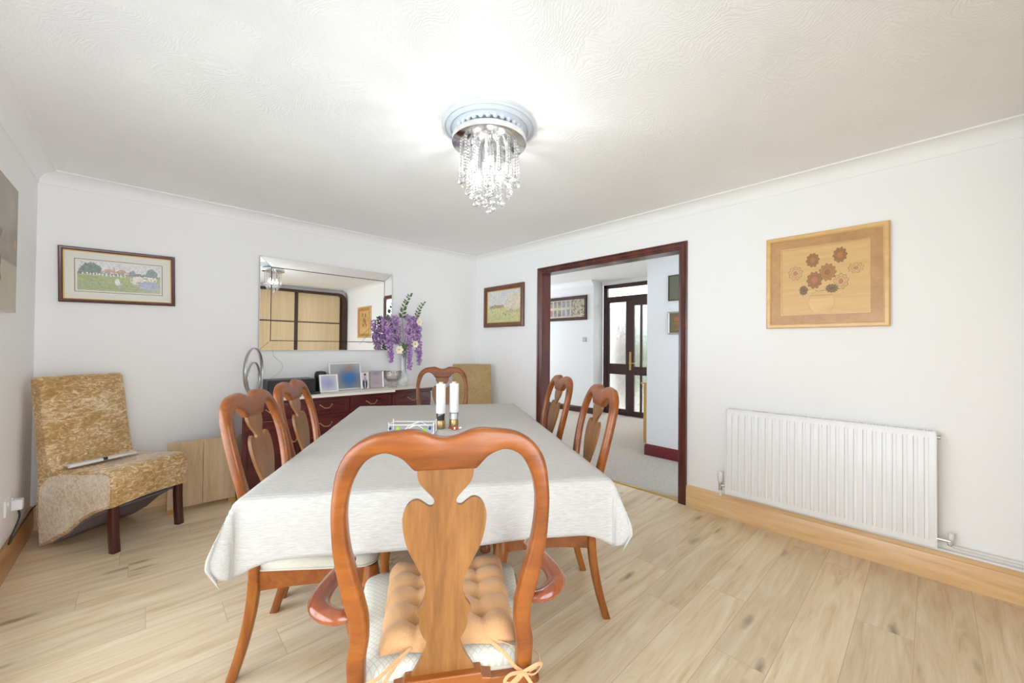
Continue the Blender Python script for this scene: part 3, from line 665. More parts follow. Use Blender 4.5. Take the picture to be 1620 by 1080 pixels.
# hall pictures
def streets(u, v):
    c = mix(c8(176, 166, 146), c8(200, 190, 168), fbm(u*6, v*6, 2)); k = int(u*9); r_ = 0 if v > .5 else 1; fu = u*9-k; fv = (v*2) % 1
    if u < .72 and .18 < fu < .86 and .16 < fv < .9: c = mix(c8(70, 66, 66), c8(176, 168, 160), fbm(k*3+fu*3, fv*5+r_*7, k)); c = mix(c, c8(180, 90, 120), .6) if (k == 1 and r_ == 1) else c; c = mix(c, c8(150, 160, 190), .5) if k in (4, 5) else c
    if u >= .72: c = c8(110, 100, 84) if fbm(u*50, v*16, 5) > .58 else c
    return c
t = thing('framed_picture', 'dark framed print of many small town house fronts on the far hall wall', 'picture', (HX, .93, 1.77), R(-90))
ring_obj('frame', 1.13, .47, [(0, 0), (0, .02), (.01, .026), (.055, .02), (.06, 0)], M['doorwood'], t, .235)
painted('print', 1.01, .35, 150, 50, streets, t, -.008, 0, .235)
def sepia(u, v):
    c = c8(104, 108, 88)
    if .30 < u < .70 and .32 < v < .70: c = c8(206, 196, 168)
    if .36 < u < .64 and .38 < v < .64: c = mix(c8(70, 66, 58), c8(170, 160, 136), fbm(u*20, v*20, 2))
    return c
t = thing('framed_picture', 'upper of two hall pictures, thin dark frame with olive mount', 'picture', (1.12, -2.26, 1.775), R(-90))
ring_obj('frame', .38, .285, [(0, 0), (0, .018), (.008, .016), (.009, 0)], M['darkframe'], t, .1425)
painted('print', .364, .27, 60, 44, sepia, t, -.008, 0, .1425)
def autumn(u, v):
    c = c8(112, 104, 78)
    if .16 < u < .84 and .12 < v < .90: c = mix(c8(104, 76, 48), c8(164, 132, 88), fbm(u*9, v*9, 5)); c = c8(160, 70, 48) if fbm(u*16, v*16, 8) > .66 else c
    return c
t = thing('framed_picture', 'lower of two hall pictures, silver frame around a brown autumn scene', 'picture', (1.12, -2.26, 1.40), R(-90))
ring_obj('frame', .39, .255, [(0, 0), (0, .02), (.010, .024), (.02, .016), (.02, 0)], M['silver'], t, .1275)
painted('print', .352, .217, 60, 44, autumn, t, -.008, 0, .1275)
# hall switches
def switch(label, loc, rz, mat):
    t = thing('light_switch', label, 'light switch', loc, rz)
    mb = MB(); mb.box(-.043, .043, -.009, 0, 0, .086); obj('plate', mb, mat, t, bevel=.002)
    mb = MB(); mb.box(-.008, .008, -.014, -.008, .030, .056); obj('rocker', mb, M['whiteplastic'], t, bevel=.001)
switch('grey metal light switch on the far hall wall below the street print', (HX, .42, 1.35), R(-90), M['steel'])
switch('white light switch on the pale reveal beside the front door', (3.09, .22, 1.35), 0, M['whiteplastic'])
# pine cabinet in the hall
t = thing('pine_cabinet', 'low pine cabinet against the hall wall near the front door', 'cabinet', (2.08, -1.80, 0))
mb = MB(); mb.box(-.45, .45, 0, .30, .004, .77); obj('body', mb, M['pine'], t, smooth=False, bevel=.003)
mb = MB(); mb.box(-.475, .475, -.0, .33, .77, .795); obj('top', mb, M['pine'], t, smooth=False, bevel=.004)
for sx_ in (-1, 1):
    mb = MB(); mb.box(min(sx_*.01, sx_*.43), max(sx_*.01, sx_*.43), .30, .315, .06, .74); d = obj('door', mb, M['pine'], t, smooth=False, bevel=.003)
    mb = MB(); mb.ball((sx_*.05, .33, .42), .014); obj('knob', mb, M['pine'], d)

# ---------------------------------------------------------------- fitted wardrobe behind the camera (seen in the mirror)
t = thing('fitted_wardrobe', 'wide sliding wardrobe of beige panels in a dark rounded frame, reflected in the mirror', 'wardrobe', (-.99, YB, 0), R(180))
HW, WZ = .965, 2.33
def rr(w_, z0, z1, r):
    o = [(w_, z0), (w_, z1-r)]+[(w_-r+r*math.cos(math.pi/2*k/8), z1-r+r*math.sin(math.pi/2*k/8)) for k in range(9)]
    return o+[(-x, z) for x, z in o[::-1]]
out_, in_ = rr(HW, 0, WZ, .16), rr(HW-.09, 0, WZ-.05, .10)
mb = MB(); n = len(out_)
vs = [(x, y, z) for y in (0, -.12) for x, z in out_]+[(x, y, z) for y in (0, -.12) for x, z in in_]; fs = []
for i in range(n-1):
    fs += [(n+i, n+i+1, 3*n+i+1, 3*n+i), (i, i+1, n+i+1, n+i), (2*n+i, 2*n+i+1, 3*n+i+1, 3*n+i)]
mb.add(vs, fs); obj('frame', mb, M['darkframe'], t, angle=30)
PWd = (HW-.09)
for k in range(2):
    x0 = -(HW-.09)+k*PWd; y1 = -.06 if k % 2 else -.035
    mb = MB(); mb.box(x0, x0+PWd, y1-.02, y1, .03, WZ-.05); d = obj('sliding_door', mb, M['beigepanel'], t, smooth=False)
    mb = MB()
    for a in (x0, x0+PWd-.035): mb.box(a, a+.035, y1-.026, y1-.018, .03, WZ-.05)
    for zc in (.62, 1.70): mb.box(x0+.035, x0+PWd-.035, y1-.025, y1-.018, zc-.012, zc+.012)
    obj('door_rail', mb, M['darkframe'], d, smooth=False)

# ---------------------------------------------------------------- mirror
t = thing('wall_mirror', 'large wide mirror with a mirrored border on the back wall above the sideboard', 'mirror', (-1.815, 0, 1.193))
MW, MH, BS = 1.25, .842, .092
mb = MB(); mb.box(-MW/2, MW/2, -.012, 0, 0, MH); obj('backing', mb, M['darkframe'], t, smooth=False)
mb = MB(); mb.box(-MW/2+BS, MW/2-BS, -.020, -.012, BS, MH-BS); obj('mirror_glass', mb, M['mirror'], t, smooth=False)
sx_, sz_ = MW/2, MH
def strip(p):
    """mitred border strip, outer edge set back, thin bevels on both long edges"""
    (o0, o1, i1, i0) = [Vector(q) for q in p]; mb = MB()
    rows = [(0, -.004), (0, -.014), (.05, -.020), (.94, -.0215), (1, -.016), (1, -.004)]
    R0 = []
    for o, i in ((o0, i0), (o1, i1)):
        R0.append([(o.lerp(i, a).x, y, o.lerp(i, a).y) for a, y in rows])
    mb.loft(R0); obj('border_strip', mb, M['mirror'], t, smooth=False)
g = .0015
strip([(-sx_, g), (-sx_, sz_-g), (-sx_+BS, sz_-BS-g), (-sx_+BS, BS+g)])
strip([(sx_, g), (sx_, sz_-g), (sx_-BS, sz_-BS-g), (sx_-BS, BS+g)])
strip([(-sx_+g, 0), (sx_-g, 0), (sx_-BS-g, BS), (-sx_+BS+g, BS)])
strip([(-sx_+g, sz_), (sx_-g, sz_), (sx_-BS-g, sz_-BS), (-sx_+BS+g, sz_-BS)])
mb = MB(); ringframe(mb, MW-2*BS+.004, MH-2*BS+.004, [(0, .012), (0, .0215), (.003, .0215), (.003, .012)], 0, MH/2); obj('inner_edge', mb, M['darkframe'], t, smooth=False)
mb = MB(); mb.tube(smoothpath([(-.51, -.004, .01), (-.505, -.02, -.05), (-.44, -.03, -.12), (-.45, -.03, -.19), (-.54, -.03, -.26), (-.56, -.03, -.30), (-.54, -.05, -.385)]), .0018, 6)
cb_ = obj('lamp_cord', mb, M['silver'], None, loc=(-1.815, 0, 1.193)); tag(cb_, 'thin pale cord hanging from the mirror down to the sideboard', 'cord')

# ---------------------------------------------------------------- radiator and pipes
t = thing('radiator', 'white panel radiator on the right wall under the inlaid wood panel', 'radiator', (0, -3.583, .20), R(-90))
RW, RH = 1.035, .615
def panel_r(y0):
    mb = MB(); n = 25; xs = []; P = RW/n
    zl = [(0, .0), (.035, .0), (.055, 1), (RH-.055, 1), (RH-.035, 0), (RH, 0)]
    cols = []
    for k in range(n):
        a = -RW/2+k*P
        for fx_, d in ((0, 0), (.30, 0), (.38, 1), (.92, 1)): cols.append((a+fx_*P, d))
    cols.append((RW/2, 0))
    rings = [[(x, y0+.009-.009*d*e, z) for x, d in cols] for z, e in zl]
    mb.loft(rings, closed=False, caps=False)
    mb.box(-RW/2, RW/2, y0+.012, y0+.014, 0, RH)
    return mb
obj('front_panel', panel_r(-.095), M['radiator'], t, angle=30)
mb = MB(); mb.box(-RW/2, RW/2, -.042, -.036, .01, RH-.01); obj('rear_panel', mb, M['radiator'], t, smooth=False)
for s_ in (-1, 1):
    mb = MB(); mb.box(s_*RW/2-.004, s_*RW/2+.004, -.098, -.034, .0, RH-.004); obj('side_cover', mb, M['radiator'], t, smooth=False, bevel=.002)
mb = MB()
for k in range(70):
    x = -RW/2+.012+k*(RW-.024)/69; mb.box(x-.0035, x+.0035, -.090, -.040, RH-.012, RH+.0)
obj('top_grille', mb, M['radiator'], t, smooth=False)
for a in (-RW/2+.15, RW/2-.18): mb = MB(); mb.box(a, a+.03, -.036, -.001, .06, RH-.06); obj('wall_bracket', mb, M['radiator'], t, smooth=False)
mb = MB(); mb.tube([(RW/2, -.066, RH-.03), (RW/2+.018, -.066, RH-.03)], .010); obj('air_valve', mb, M['steel'], t)
# valves (parts of the radiator)
mb = MB(); mb.tube([(-RW/2, -.066, .045), (-RW/2-.045, -.066, .045)], .010); mb.tube([(-RW/2-.045, -.066, .01), (-RW/2-.045, -.066, .07)], .013); mb.tube([(-RW/2-.05, -.066, .045), (-RW/2-.03, -.066, .045)], .016, 6)
v = obj('valve', mb, M['chrome'], t)
mb = MB(); mb.lathe([(.001, .068), (.014, .068), (.018, .08), (.021, .12), (.020, .135), (.016, .142), (.001, .143)], 16, (-RW/2-.045, -.066, 0)); obj('thermostat_head', mb, M['whiteplastic'], v)
mb = MB(); mb.tube([(-RW/2-.045, -.066, .012), (-RW/2-.045, -.066, -.03)], .010); obj('pipe_tail', mb, M['whiteplastic'], v)
mb = MB(); mb.tube([(RW/2, -.066, .045), (RW/2+.05, -.066, .045)], .010); mb.tube([(RW/2+.05, -.066, .045), (RW/2+.05, -.035, .02)], .012)
v = obj('valve', mb, M['chrome'], t)
mb = MB(); mb.lathe([(.001, .05), (.011, .05), (.013, .06), (.012, .085), (.001, .087)], 14, (RW/2+.055, -.05, 0)); obj('valve_cap', mb, M['whiteplastic'], v)
mb = MB(); mb.tube([(-.022, -3.03, .176), (-.026, -4.25, .176), (-.026, YB+.02, .176)], .0085)
tag(obj('heating_pipe', mb, M['whiteplastic']), 'lower white heating pipe lying along the top of the right skirting board', 'pipe')
mb = MB(); mb.tube([(-.035, -4.15, .222), (-.022, -4.17, .208), (-.022, YB+.02, .208)], .0085)
tag(obj('heating_pipe', mb, M['whiteplastic']), 'upper white heating pipe running right from the radiator valve', 'pipe')
# ---------------------------------------------------------------- socket, plug and cable on the left wall
t = thing('wall_socket', 'white double wall socket low on the left wall', 'socket', (-W, -.63, .31), R(90))
mb = MB(); mb.box(-.073, .073, -.010, 0, 0, .086); obj('plate', mb, M['whiteplastic'], t, bevel=.003)
for a in (-.05, .038): mb = MB(); mb.box(a, a+.012, -.014, -.009, .055, .075); obj('switch', mb, M['whiteplastic'], t, bevel=.001)
mb = MB(); mb.box(-W+.010, -W+.052, -.615, -.567, .315, .372)
p = obj('plug', mb, M['whiteplastic'], bevel=.006); tag(p, 'white plug pushed into the wall socket with a black cable', 'plug')
mb = MB(); mb.tube(smoothpath([(-W+.035, -.59, .316), (-W+.04, -.60, .27), (-W+.026, -.68, .20), (-W+.024, -.72, .172), (-W+.026, -.62, .178), (-W+.022, -.30, .172), (-W+.03, -.06, .176), (-W+.10, -.022, .185), (-W+.45, -.012, .170)]), .0042, 8)
tag(obj('power_cable', mb, M['cable']), 'black power cable running along the skirting into the corner', 'cable')

# ---------------------------------------------------------------- dining chairs
ST = [((0, 1.032), (0, .953)), ((.027, 1.037), (.030, .953)), ((.052, 1.047), (.058, .953)), ((.078, 1.053), (.074, .953)), ((.110, 1.051), (.088, .969)), ((.140, 1.048), (.104, .985)),
      ((.172, 1.041), (.136, .9985)), ((.203, 1.025), (.165, .993)), ((.230, .998), (.188, .976)), ((.248, .962), (.206, .946)), ((.257, .92), (.220, .908)), ((.263, .865), (.2275, .862)),
      ((.263, .81), (.2265, .812)), ((.260, .755), (.221, .762)), ((.250, .690), (.207, .698)), ((.240, .635), (.192, .635)), ((.227, .582), (.182, .585)), ((.225, .53), (.181, .53)), ((.233, .48), (.188, .48)), ((.231, .42), (.189, .42)), ((.230, .345), (.190, .345))]
SPL = [(.068, .957), (.066, .930), (.056, .911), (.041, .894), (.030, .881), (.026, .871), (.030, .861), (.040, .860), (.051, .868), (.066, .8775), (.083, .8735), (.0955, .8575), (.102, .834), (.101, .805),
       (.094, .768), (.083, .738), (.066, .704), (.050, .668), (.0465, .637), (.054, .610), (.0655, .592), (.0695, .581), (.0600, .569), (.0605, .546), (.053, .524), (.041, .504), (.047, .480), (.063, .449), (.083, .415)]
def make_chair(label, rake, kx, armed, group):
    t = thing('dining_chair', label, 'chair', (0, 0, 0), 0, group)
    def yb(z): return -rake*max(z-.43, 0)+(.018*math.sin((z-.43)/.62*math.pi*1.0)*(1 if rake > .15 else .35) if z > .43 else 0)
    # back frame
    half = smoothpath([(*a, *b_) for a, b_ in ST], 3); full = [(-q[0], q[1], -q[2], q[3]) for q in half[:0:-1]]+[tuple(q) for q in half]
    rings = []
    for (ox, oz, ix, iz) in full:
        cx, cz = (ox+ix)/2, (oz+iz)/2; hx, hz = (ox-ix)/2, (oz-iz)/2; rg = []
        wd = math.hypot(hx, hz); th = .022 if armed else .0185; S_ = SQ if wd < .03 else SQ5
        for a, b_ in sup(18, 3.6 if wd < .03 else 4.2):
            x, z = cx+hx*a, cz+hz*a; rg.append((x*kx, yb(z)+th*b_*(1.0), z))
        rings.append(rg)
    mb = MB(); mb.loft(rings); obj('back_frame', mb, M['cherry_x'], t, angle=60)
    # splat
    s_ = [tuple(q) for q in smoothpath(SPL[:6], 3)[:-1]]+[tuple(q) for q in smoothpath(SPL[5:21], 3)]+[SPL[21]]+[tuple(q) for q in smoothpath(SPL[22:26], 3)]+[tuple(q) for q in smoothpath(SPL[25:], 3)[1:]]
    poly = [(x*kx, z) for x, z in s_]+[(-x*kx, z) for x, z in s_[::-1]]
    mb = MB(); mb.prism(poly, -.006, .006, 'y')
    def cut(bm):
        bmesh.ops.triangulate(bm, faces=[f for f in bm.faces if len(f.verts) > 4])
        for k in range(1, 14):
            z = .43+k*.04
            bmesh.ops.bisect_plane(bm, geom=bm.verts[:]+bm.edges[:]+bm.faces[:], plane_co=(0, 0, z), plane_no=(0, 0, 1))
        for v_ in bm.verts: v_.co.y += yb(v_.co.z)
    obj('splat', mb, M['splat'], t, fn=cut, angle=50)
    # shoe + rear rail
    mb = MB(); mb.prism([(-.118*kx, .392), (.118*kx, .392), (.124*kx, .404), (.100*kx, .408), (.096*kx, .420), (-.096*kx, .420), (-.100*kx, .408), (-.124*kx, .404)], -.024, .022, 'y'); obj('shoe', mb, M['cherry_x'], t, smooth=False, bevel=.003)
    fw = .27 if armed else .228; D = .455 if armed else .44; rw = .205*kx
    mb = MB(); mb.box(-rw, rw, -.014, .016, .325, .395); obj('rear_rail', mb, M['cherry_x'], t, smooth=False, bevel=.003)
    for s in (-1, 1):
        # rear legs
        pts = []
        for k in range(9):
            q = k/8; z = .36*(1-q); pts.append((s*(.210*kx+.004*q), -.072*q**1.7, z))
        mb = MB(); rg = []
        for k, p_ in enumerate(pts):
            q = k/8; hw_, hd = .0188-.001*q, .0192-.002*q; rg.append([(p_[0]+hw_*a, p_[1]+hd*b_, p_[2]) for a, b_ in sup(12, 5)])
        mb.loft(rg); obj('leg', mb, M['cherry'], t, angle=50)
        # front cabriole legs
        ox, oy = s*(fw-(.022 if armed else .034)), D-.022; dv = Vector((s*.95, -.05)) if armed else Vector((s*.70, .714))
        sc_ = 2.3 if armed else .45
        spec = [(.392, 0, .026), (.36, .004, .030), (.325, .014, .034), (.29, .022, .032), (.24, .020, .026), (.18, .010, .020), (.12, .006, .0155), (.075, .014, .016), (.045, .028, .022), (.022, .038, .030), (.006, .040, .031), (0, .040, .028)]
        rg = [[(ox+dv.x*o_*sc_+r_*a, oy+dv.y*o_*sc_+r_*b_, z) for a, b_ in sup(14, 2.4)] for z, o_, r_ in smoothpath(spec, 2)]
        mb = MB(); mb.loft(rg); obj('leg', mb, M['cherry'], t, angle=60)
        # side rails
        a0, a1 = Vector((s*rw, .01)), Vector((s*(fw-.03), D-.03)); nn = Vector((-(a1-a0).y, (a1-a0).x)).normalized()*.011
        mb = MB(); vs = []
        K = 10
        rg = []
        for k in range(K+1):
            q = k/K; p_ = a0.lerp(a1, q); lo = .322-.012*math.sin(q*math.pi)*-1
            rg.append([(p_.x-nn.x, p_.y-nn.y, lo), (p_.x+nn.x, p_.y+nn.y, lo), (p_.x+nn.x, p_.y+nn.y, .395), (p_.x-nn.x, p_.y-nn.y, .395)])
        mb.loft(rg); obj('side_rail', mb, M['cherry_x'], t, angle=50)
    mb = MB(); rg = []
    for k in range(13):
        q = k/12; x = -(fw-.03)+q*2*(fw-.03); lo = .325+.012*math.cos((q-.5)*math.pi)
        y = D-.012; rg.append([(x, y-.022, lo), (x, y, lo), (x, y, .395), (x, y-.022, .395)])
    mb.loft(rg); obj('front_rail', mb, M['cherry_x'], t, angle=50)
    # upholstered seat
    ol = round_poly([(-rw-.004, .012), (rw+.004, .012), (fw, D), (-fw, D)], [.015, .015, .07, .07], 7)
    c_ = Vector((0, D/2)); rings = []
    for sc2, z in ((.985, .390), (1.0, .400), (1.006, .416), (.995, .428), (.95, .437), (.86, .443), (.7, .447), (.45, .450), (.2, .451)):
        rings.append([(c_.x+(x-c_.x)*sc2, c_.y+(y-c_.y)*sc2, z) for x, y in ol])
    mb = MB(); mb.loft(rings); seat = obj('seat', mb, M['brocade'] if armed else M['seatfab'], t, angle=60)
    mb = MB(); pth = [(c_.x+(x-c_.x)*1.004, c_.y+(y-c_.y)*1.004, .397) for x, y in ol]; mb.tube(pth+[pth[0]], .0042, 6); obj('piping', mb, M['seatfab'], seat)
    if armed:
        for s in (-1, 1):
            path = smoothpath([(s*.226, -.004, .588, .018), (s*.256, -.008, .590, .022), (s*.284, .002, .594, .025), (s*.306, .024, .600, .026), (s*.310, .056, .605, .025), (s*.300, .105, .610, .0225), (s*.286, .160, .613, .021), (s*.284, .205, .612, .022), (s*.284, .235, .606, .023), (s*.284, .254, .592, .021), (s*.284, .258, .578, .014)], 5)
            mb = MB(); mb.tube([q[:3] for q in path], [q[3] for q in path], 16, flat_=.78, up=(0, 0, 1)); obj('arm', mb, M['armwood'], t, angle=70)
            sp_ = smoothpath([(s*.242, .19, .35, .018), (s*.248, .185, .42, .019), (s*.258, .19, .49, .017), (s*.276, .215, .55, .016), (s*.283, .23, .60, .016)], 5)
            mb = MB(); mb.tube([q[:3] for q in sp_], [q[3] for q in sp_], 12); obj('arm_support', mb, M['armwood'], t, angle=70)
    return t
TA = R(-32.67); Tv = Vector((.540, .842)); Sv = Vector((.842, -.540)); M0 = Vector((-2.415, -2.920))
def TP(s, q, z=0): p = M0+Sv*s+Tv*q; return (p.x, p.y, z)
near = make_chair('carver dining chair with arms and tufted peach cushion, nearest the camera', .115, 1.0, True, None)
near.location = TP(.003, -.36); near.rotation_euler = (0, 0, TA)
GR = 'side dining chairs without arms round the table'
c0 = make_chair('armless dining chair at the left side of the table, nearest the camera', .20, .91, False, GR)
c0.location = TP(-.690, .44); c0.rotation_euler = (0, 0, TA-R(90)-R(0))
dup(c0, TP(-.695, .935), TA-R(90), 'armless dining chair at the left side of the table, farther back before the sideboard')
dup(c0, TP(.705, .535), TA+R(90)-R(5), 'armless dining chair at the right side of the table, nearer the camera')
dup(c0, TP(.705, 1.215), TA+R(90), 'armless dining chair at the right side of the table, farther back by the doorway')
dup(c0, TP(.016, 2.262), TA+R(180), 'armless dining chair at the far end of the table before the velvet chair')

# tufted seat pad on the carver chair, with ribbon ties
cu = thing('seat_cushion', 'tufted peach cotton seat pad tied to the carver chair', 'cushion', TP(.02, -.36, .452), TA)
NX, NY = 4, 5
def cush_xy(u, v):     # u,v 0..1 -> local
    y = .028+v*.395; half = .178+.016*v; x = (u-.5)*2*half; return x, y
mb = MB(); RU, RV_ = 56, 64; top = []; bot = []
for j in range(RV_+1):
    for i in range(RU+1):
        u, v_ = i/RU, j/RV_; x, y = cush_xy(u, v_)
        e = min(u, 1-u)*.37/.035; e2 = min(v_, 1-v_)*.40/.035; ed = min(1, e)*min(1, e2); ed = math.sqrt(max(0, 1-(1-min(1, e))**2))*math.sqrt(max(0, 1-(1-min(1, e2))**2))
        gx, gy = abs(math.sin(math.pi*u*NX)), abs(math.sin(math.pi*v_*NY))
        puff = .35*(gx**.7)*(gy**.7)+.65*(1-(1-gx**.9)*(1-gy**.9))
        du = min(abs(u*NX-round(u*NX)), .5); dv2 = min(abs(v_*NY-round(v_*NY)), .5)
        inner = 1 if (0 < round(u*NX) < NX and 0 < round(v_*NY) < NY) else 0
        dent = inner*math.exp(-(du*du+dv2*dv2)/.02)*.6
        if round(u*NX) in (0, NX): gx2 = 1
        z = .004+ed*(.012+.030*max(0, puff-dent))+.0012*math.sin(37*u+11*v_)*ed
        ys = .006*math.sin(math.pi*u*NX)*(1-ed)
        x += .004*math.copysign(1, u-.5)*abs(math.sin(math.pi*v_*NY))*(1 if min(u, 1-u) < .08 else 0)
        top.append((x, y+ys, z)); bot.append((x, y+ys, .001))
n1 = RU+1; fs = [(j*n1+i, j*n1+i+1, (j+1)*n1+i+1, (j+1)*n1+i) for j in range(RV_) for i in range(RU)]
mb.add(top, fs); o_ = (RU+1)*(RV_+1); mb.add(bot, [f[::-1] for f in fs])
edge = [i for i in range(RU+1)]+[j*n1+RU for j in range(1, RV_+1)]+[RV_*n1+i for i in range(RU-1, -1, -1)]+[j*n1 for j in range(RV_-1, 0, -1)]
for k in range(len(edge)): a, b_ = edge[k], edge[(k+1) % len(edge)]; mb.f.append((a, b_, b_+o_, a+o_)); mb.m.append(0)
obj('pad', mb, M['cushion'], cu, angle=80)
for s in (-1, 1):      # ties: two tails from each rear corner round the post with a bow on the right
    pc = Vector((s*.196, -.012))
    if s < 0: runs = [[(-.10, .03, .012), (-.14, -.004, .004), (-.172, -.03, -.006), (-.20, -.036, -.012), (-.225, -.030, -.02)], [(-.105, .03, .010), (-.13, .01, -.004), (-.17, -.018, -.045), (-.19, -.036, -.065), (-.225, -.03, -.075)]]
    else: runs = [[(.10, .03, .012), (.14, .004, -.010), (.165, -.020, -.030), (.185, -.036, -.036)], [(.185, -.036, -.036), (.15, -.05, -.05), (.12, -.055, -.075), (.09, -.055, -.10)], [(.185, -.036, -.036), (.20, -.05, -.05), (.225, -.052, -.09), (.228, -.05, -.13)],
                  [(.185, -.036, -.036), (.15, -.045, -.03), (.135, -.048, -.045), (.16, -.046, -.052), (.187, -.038, -.038)], [(.185, -.036, -.036), (.22, -.04, -.018), (.236, -.03, -.03), (.215, -.036, -.045), (.187, -.038, -.038)], [(.20, -.034, -.036), (.232, -.02, -.034), (.234, .012, -.030), (.20, .02, -.02), (.16, .015, 0), (.11, .035, .01)]]
    mb = MB()
    for rn in runs:
        P_ = smoothpath(rn, 5); mb.tube(P_, .0044, 8, flat_=.35, up=(0, -1, .3))
    obj('ribbon_tie', mb, M['cushion'], cu, angle=60)

# ---------------------------------------------------------------- dining table and cloth
t = thing('dining_table', 'long dining table hidden under the linen cloth', 'table', TP(0, 0), TA)
mb = MB(); mb.prism(round_poly([(-.622, .012), (.610, .012), (.610, 1.925), (-.622, 1.925)], .03), .733, .757, 'z'); obj('tabletop', mb, M['cherry_x'], t, smooth=False, bevel=.004)
mb = MB(); mb.box(-.53, .52, .10, .125, .65, .733); mb.box(-.53, .52, 1.815, 1.84, .65, .733); mb.box(-.53, -.505, .125, 1.815, .65, .733); mb.box(.495, .52, .125, 1.815, .65, .733); obj('apron', mb, M['cherry_x'], t, smooth=False)
for sy in (.46, 1.36):
    mb = MB(); mb.lathe([(.001, .06), (.05, .06), (.06, .10), (.045, .16), (.035, .24), (.055, .34), (.075, .44), (.055, .56), (.045, .62), (.09, .64), (.10, .65), (.001, .65)], 28, (0, sy, 0)); pd = obj('pedestal', mb, M['cherry'], t, angle=50)
    for sx_ in (-1, 1):
        mb = MB(); P_ = smoothpath([(0, sy+sx_*.04, .14, .032), (0, sy+sx_*.12, .12, .028), (0, sy+sx_*.19, .05, .024), (0, sy+sx_*.23, .026, .026)], 5); mb.tube([q[:3] for q in P_], [q[3] for q in P_], 12); obj('foot', mb, M['cherry'], pd)
# cloth
X0, X1, Y0, Y1, ZT, HG = -.638, .622, -.004, 1.94, .762, .200
def cloth_pt(a, b_):
    """a,b in cloth coordinates where the table top is X0..X1 x Y0..Y1"""
    dx = max(X0-a, a-X1, 0); dy = max(Y0-b_, b_-Y1, 0); sx_ = -1 if a < X0 else 1; sy = -1 if b_ < Y0 else 1
    px, py = min(max(a, X0), X1), min(max(b_, Y0), Y1)
    rip = .0035*math.sin(a*19+b_*7)+.003*math.sin(b_*23-a*11)
    if dx == 0 and dy == 0:
        e = min(a-X0, X1-a, b_-Y0, Y1-b_); z = ZT+.0006*math.sin(a*31)*math.sin(b_*27)
        return (a, b_, z - (.004*(1-e/.012)**2 if e < .012 else 0))
    r_ = math.hypot(dx, dy); q = r_/HG
    if dx == 0 or dy == 0:
        # straight drop with gentle waves, rounded shoulder
        s_ = r_; off = min(s_, .016); out = .010*(1-math.exp(-s_/.012)); wv_ = (.008*math.sin((a if dy else b_)*7.3+1.3)+.004*math.sin((a if dy else b_)*17))*q
        cx_ = min(min(a-X0, X1-a) if dy else min(b_-Y0, Y1-b_), .25)/.25
        out += wv_*cx_+.006*q
        ec = min(a-X0, X1-a) if dy else min(b_-Y0, Y1-b_)
        z = ZT-.004-max(0, s_-.004)-(.045*(1-ec/.13)**2*q**1.5 if ec < .13 else 0)
        return (px, py+sy*out, z) if dy else (px+sx_*out, py, z)
    ph = math.atan2(dy, dx); k = math.sin(2*ph)**2; rr_ = r_/HG
    rho = .010*(1-math.exp(-r_/.012))+.006*min(rr_, 1)+k*np.interp(rr_, [0, .15, .85, 1.0, 1.42], [0, .012, .066, .068, .026])
    fold = k*.012*math.sin(ph*8)*rr_
    ox = math.cos(ph)*rho+fold; oy = math.sin(ph)*rho-fold
    z = ZT-.004-max(0, r_-.004)*(1-.05*k)-.045*(1-k)*min(q, 1)**1.5
    return (px+sx_*ox, py+sy*oy, z)
mb = MB()
def axis_(lo, hi, n_in, n_out):
    o = [lo-HG+HG*i/n_out for i in range(n_out)]+[lo+(.002 if i == 0 else 0)*0+(hi-lo)*i/n_in for i in range(n_in+1)]+[hi+HG*(i+1)/n_out for i in range(n_out)]
    return o
xs = axis_(X0, X1, 60, 16); ys = axis_(Y0, Y1, 80, 16)
vs = [cloth_pt(a, b_) for b_ in ys for a in xs]; nx_ = len(xs)
fs = [(j*nx_+i, j*nx_+i+1, (j+1)*nx_+i+1, (j+1)*nx_+i) for j in range(len(ys)-1) for i in range(nx_-1)]
mb.add(vs, fs); cl = obj('tablecloth', mb, M['linen'], None, loc=TP(0, 0), rz=TA, angle=70)
md = cl.modifiers.new('thick', 'SOLIDIFY'); md.thickness = .0015; md.offset = 1
tag(cl, 'pale grey linen tablecloth draped over the dining table with pointed corners', 'tablecloth')

# ---------------------------------------------------------------- things on the table
ZC_ = ZT+.003
def mill(name, label, s, q, fill, fillmat, tilt):
    t = thing(name, label, 'mill', TP(s, q, ZC_), TA, None)
    mb = MB(); mb.lathe([(.001, 0), (.026, 0), (.0275, .003), (.0275, .044), (.025, .047), (.001, .047)], 28); obj('base', mb, M['darkbrass'], t)
    mb = MB(); mb.lathe([(.0245, .047), (.0245, .088)], 28); mb.f = mb.f[:-2]; mb.m = mb.m[:-2]; obj('clear_chamber', mb, M['glass'], t)
    mb = MB(); n = 24; top = [(.021*math.cos(2*math.pi*k/n), .021*math.sin(2*math.pi*k/n), fill+tilt*math.cos(2*math.pi*k/n)) for k in range(n)]
    mb.loft([[(x, y, .047) for x, y, z in top], top]); obj('contents', mb, fillmat, t)
    mb = MB(); mb.lathe([(.001, .088), (.0265, .088), (.0275, .090), (.0275, .256), (.026, .260), (.012, .262), (.001, .2625)], 28); obj('body', mb, M['whiteplastic'], t)
    mb = MB(); mb.lathe([(.001, .262), (.013, .262), (.014, .266), (.012, .271), (.001, .2715)], 20); obj('cap', mb, M['cork'], t)
def cs(px_, py_): pass
d1 = Vector((-1.899, -2.109))-M0; d2 = Vector((-1.822, -2.127))-M0
mill('pepper_mill', 'tall white pepper mill with dark peppercorns, left of the pair on the table', d1.dot(Sv), d1.dot(Tv)+.01, .072, M['pepper'], .012)
mill('salt_mill', 'tall white salt mill with white salt, right of the pair on the table', d2.dot(Sv)+.004, d2.dot(Tv)+.01, .082, M['salt'], 0)
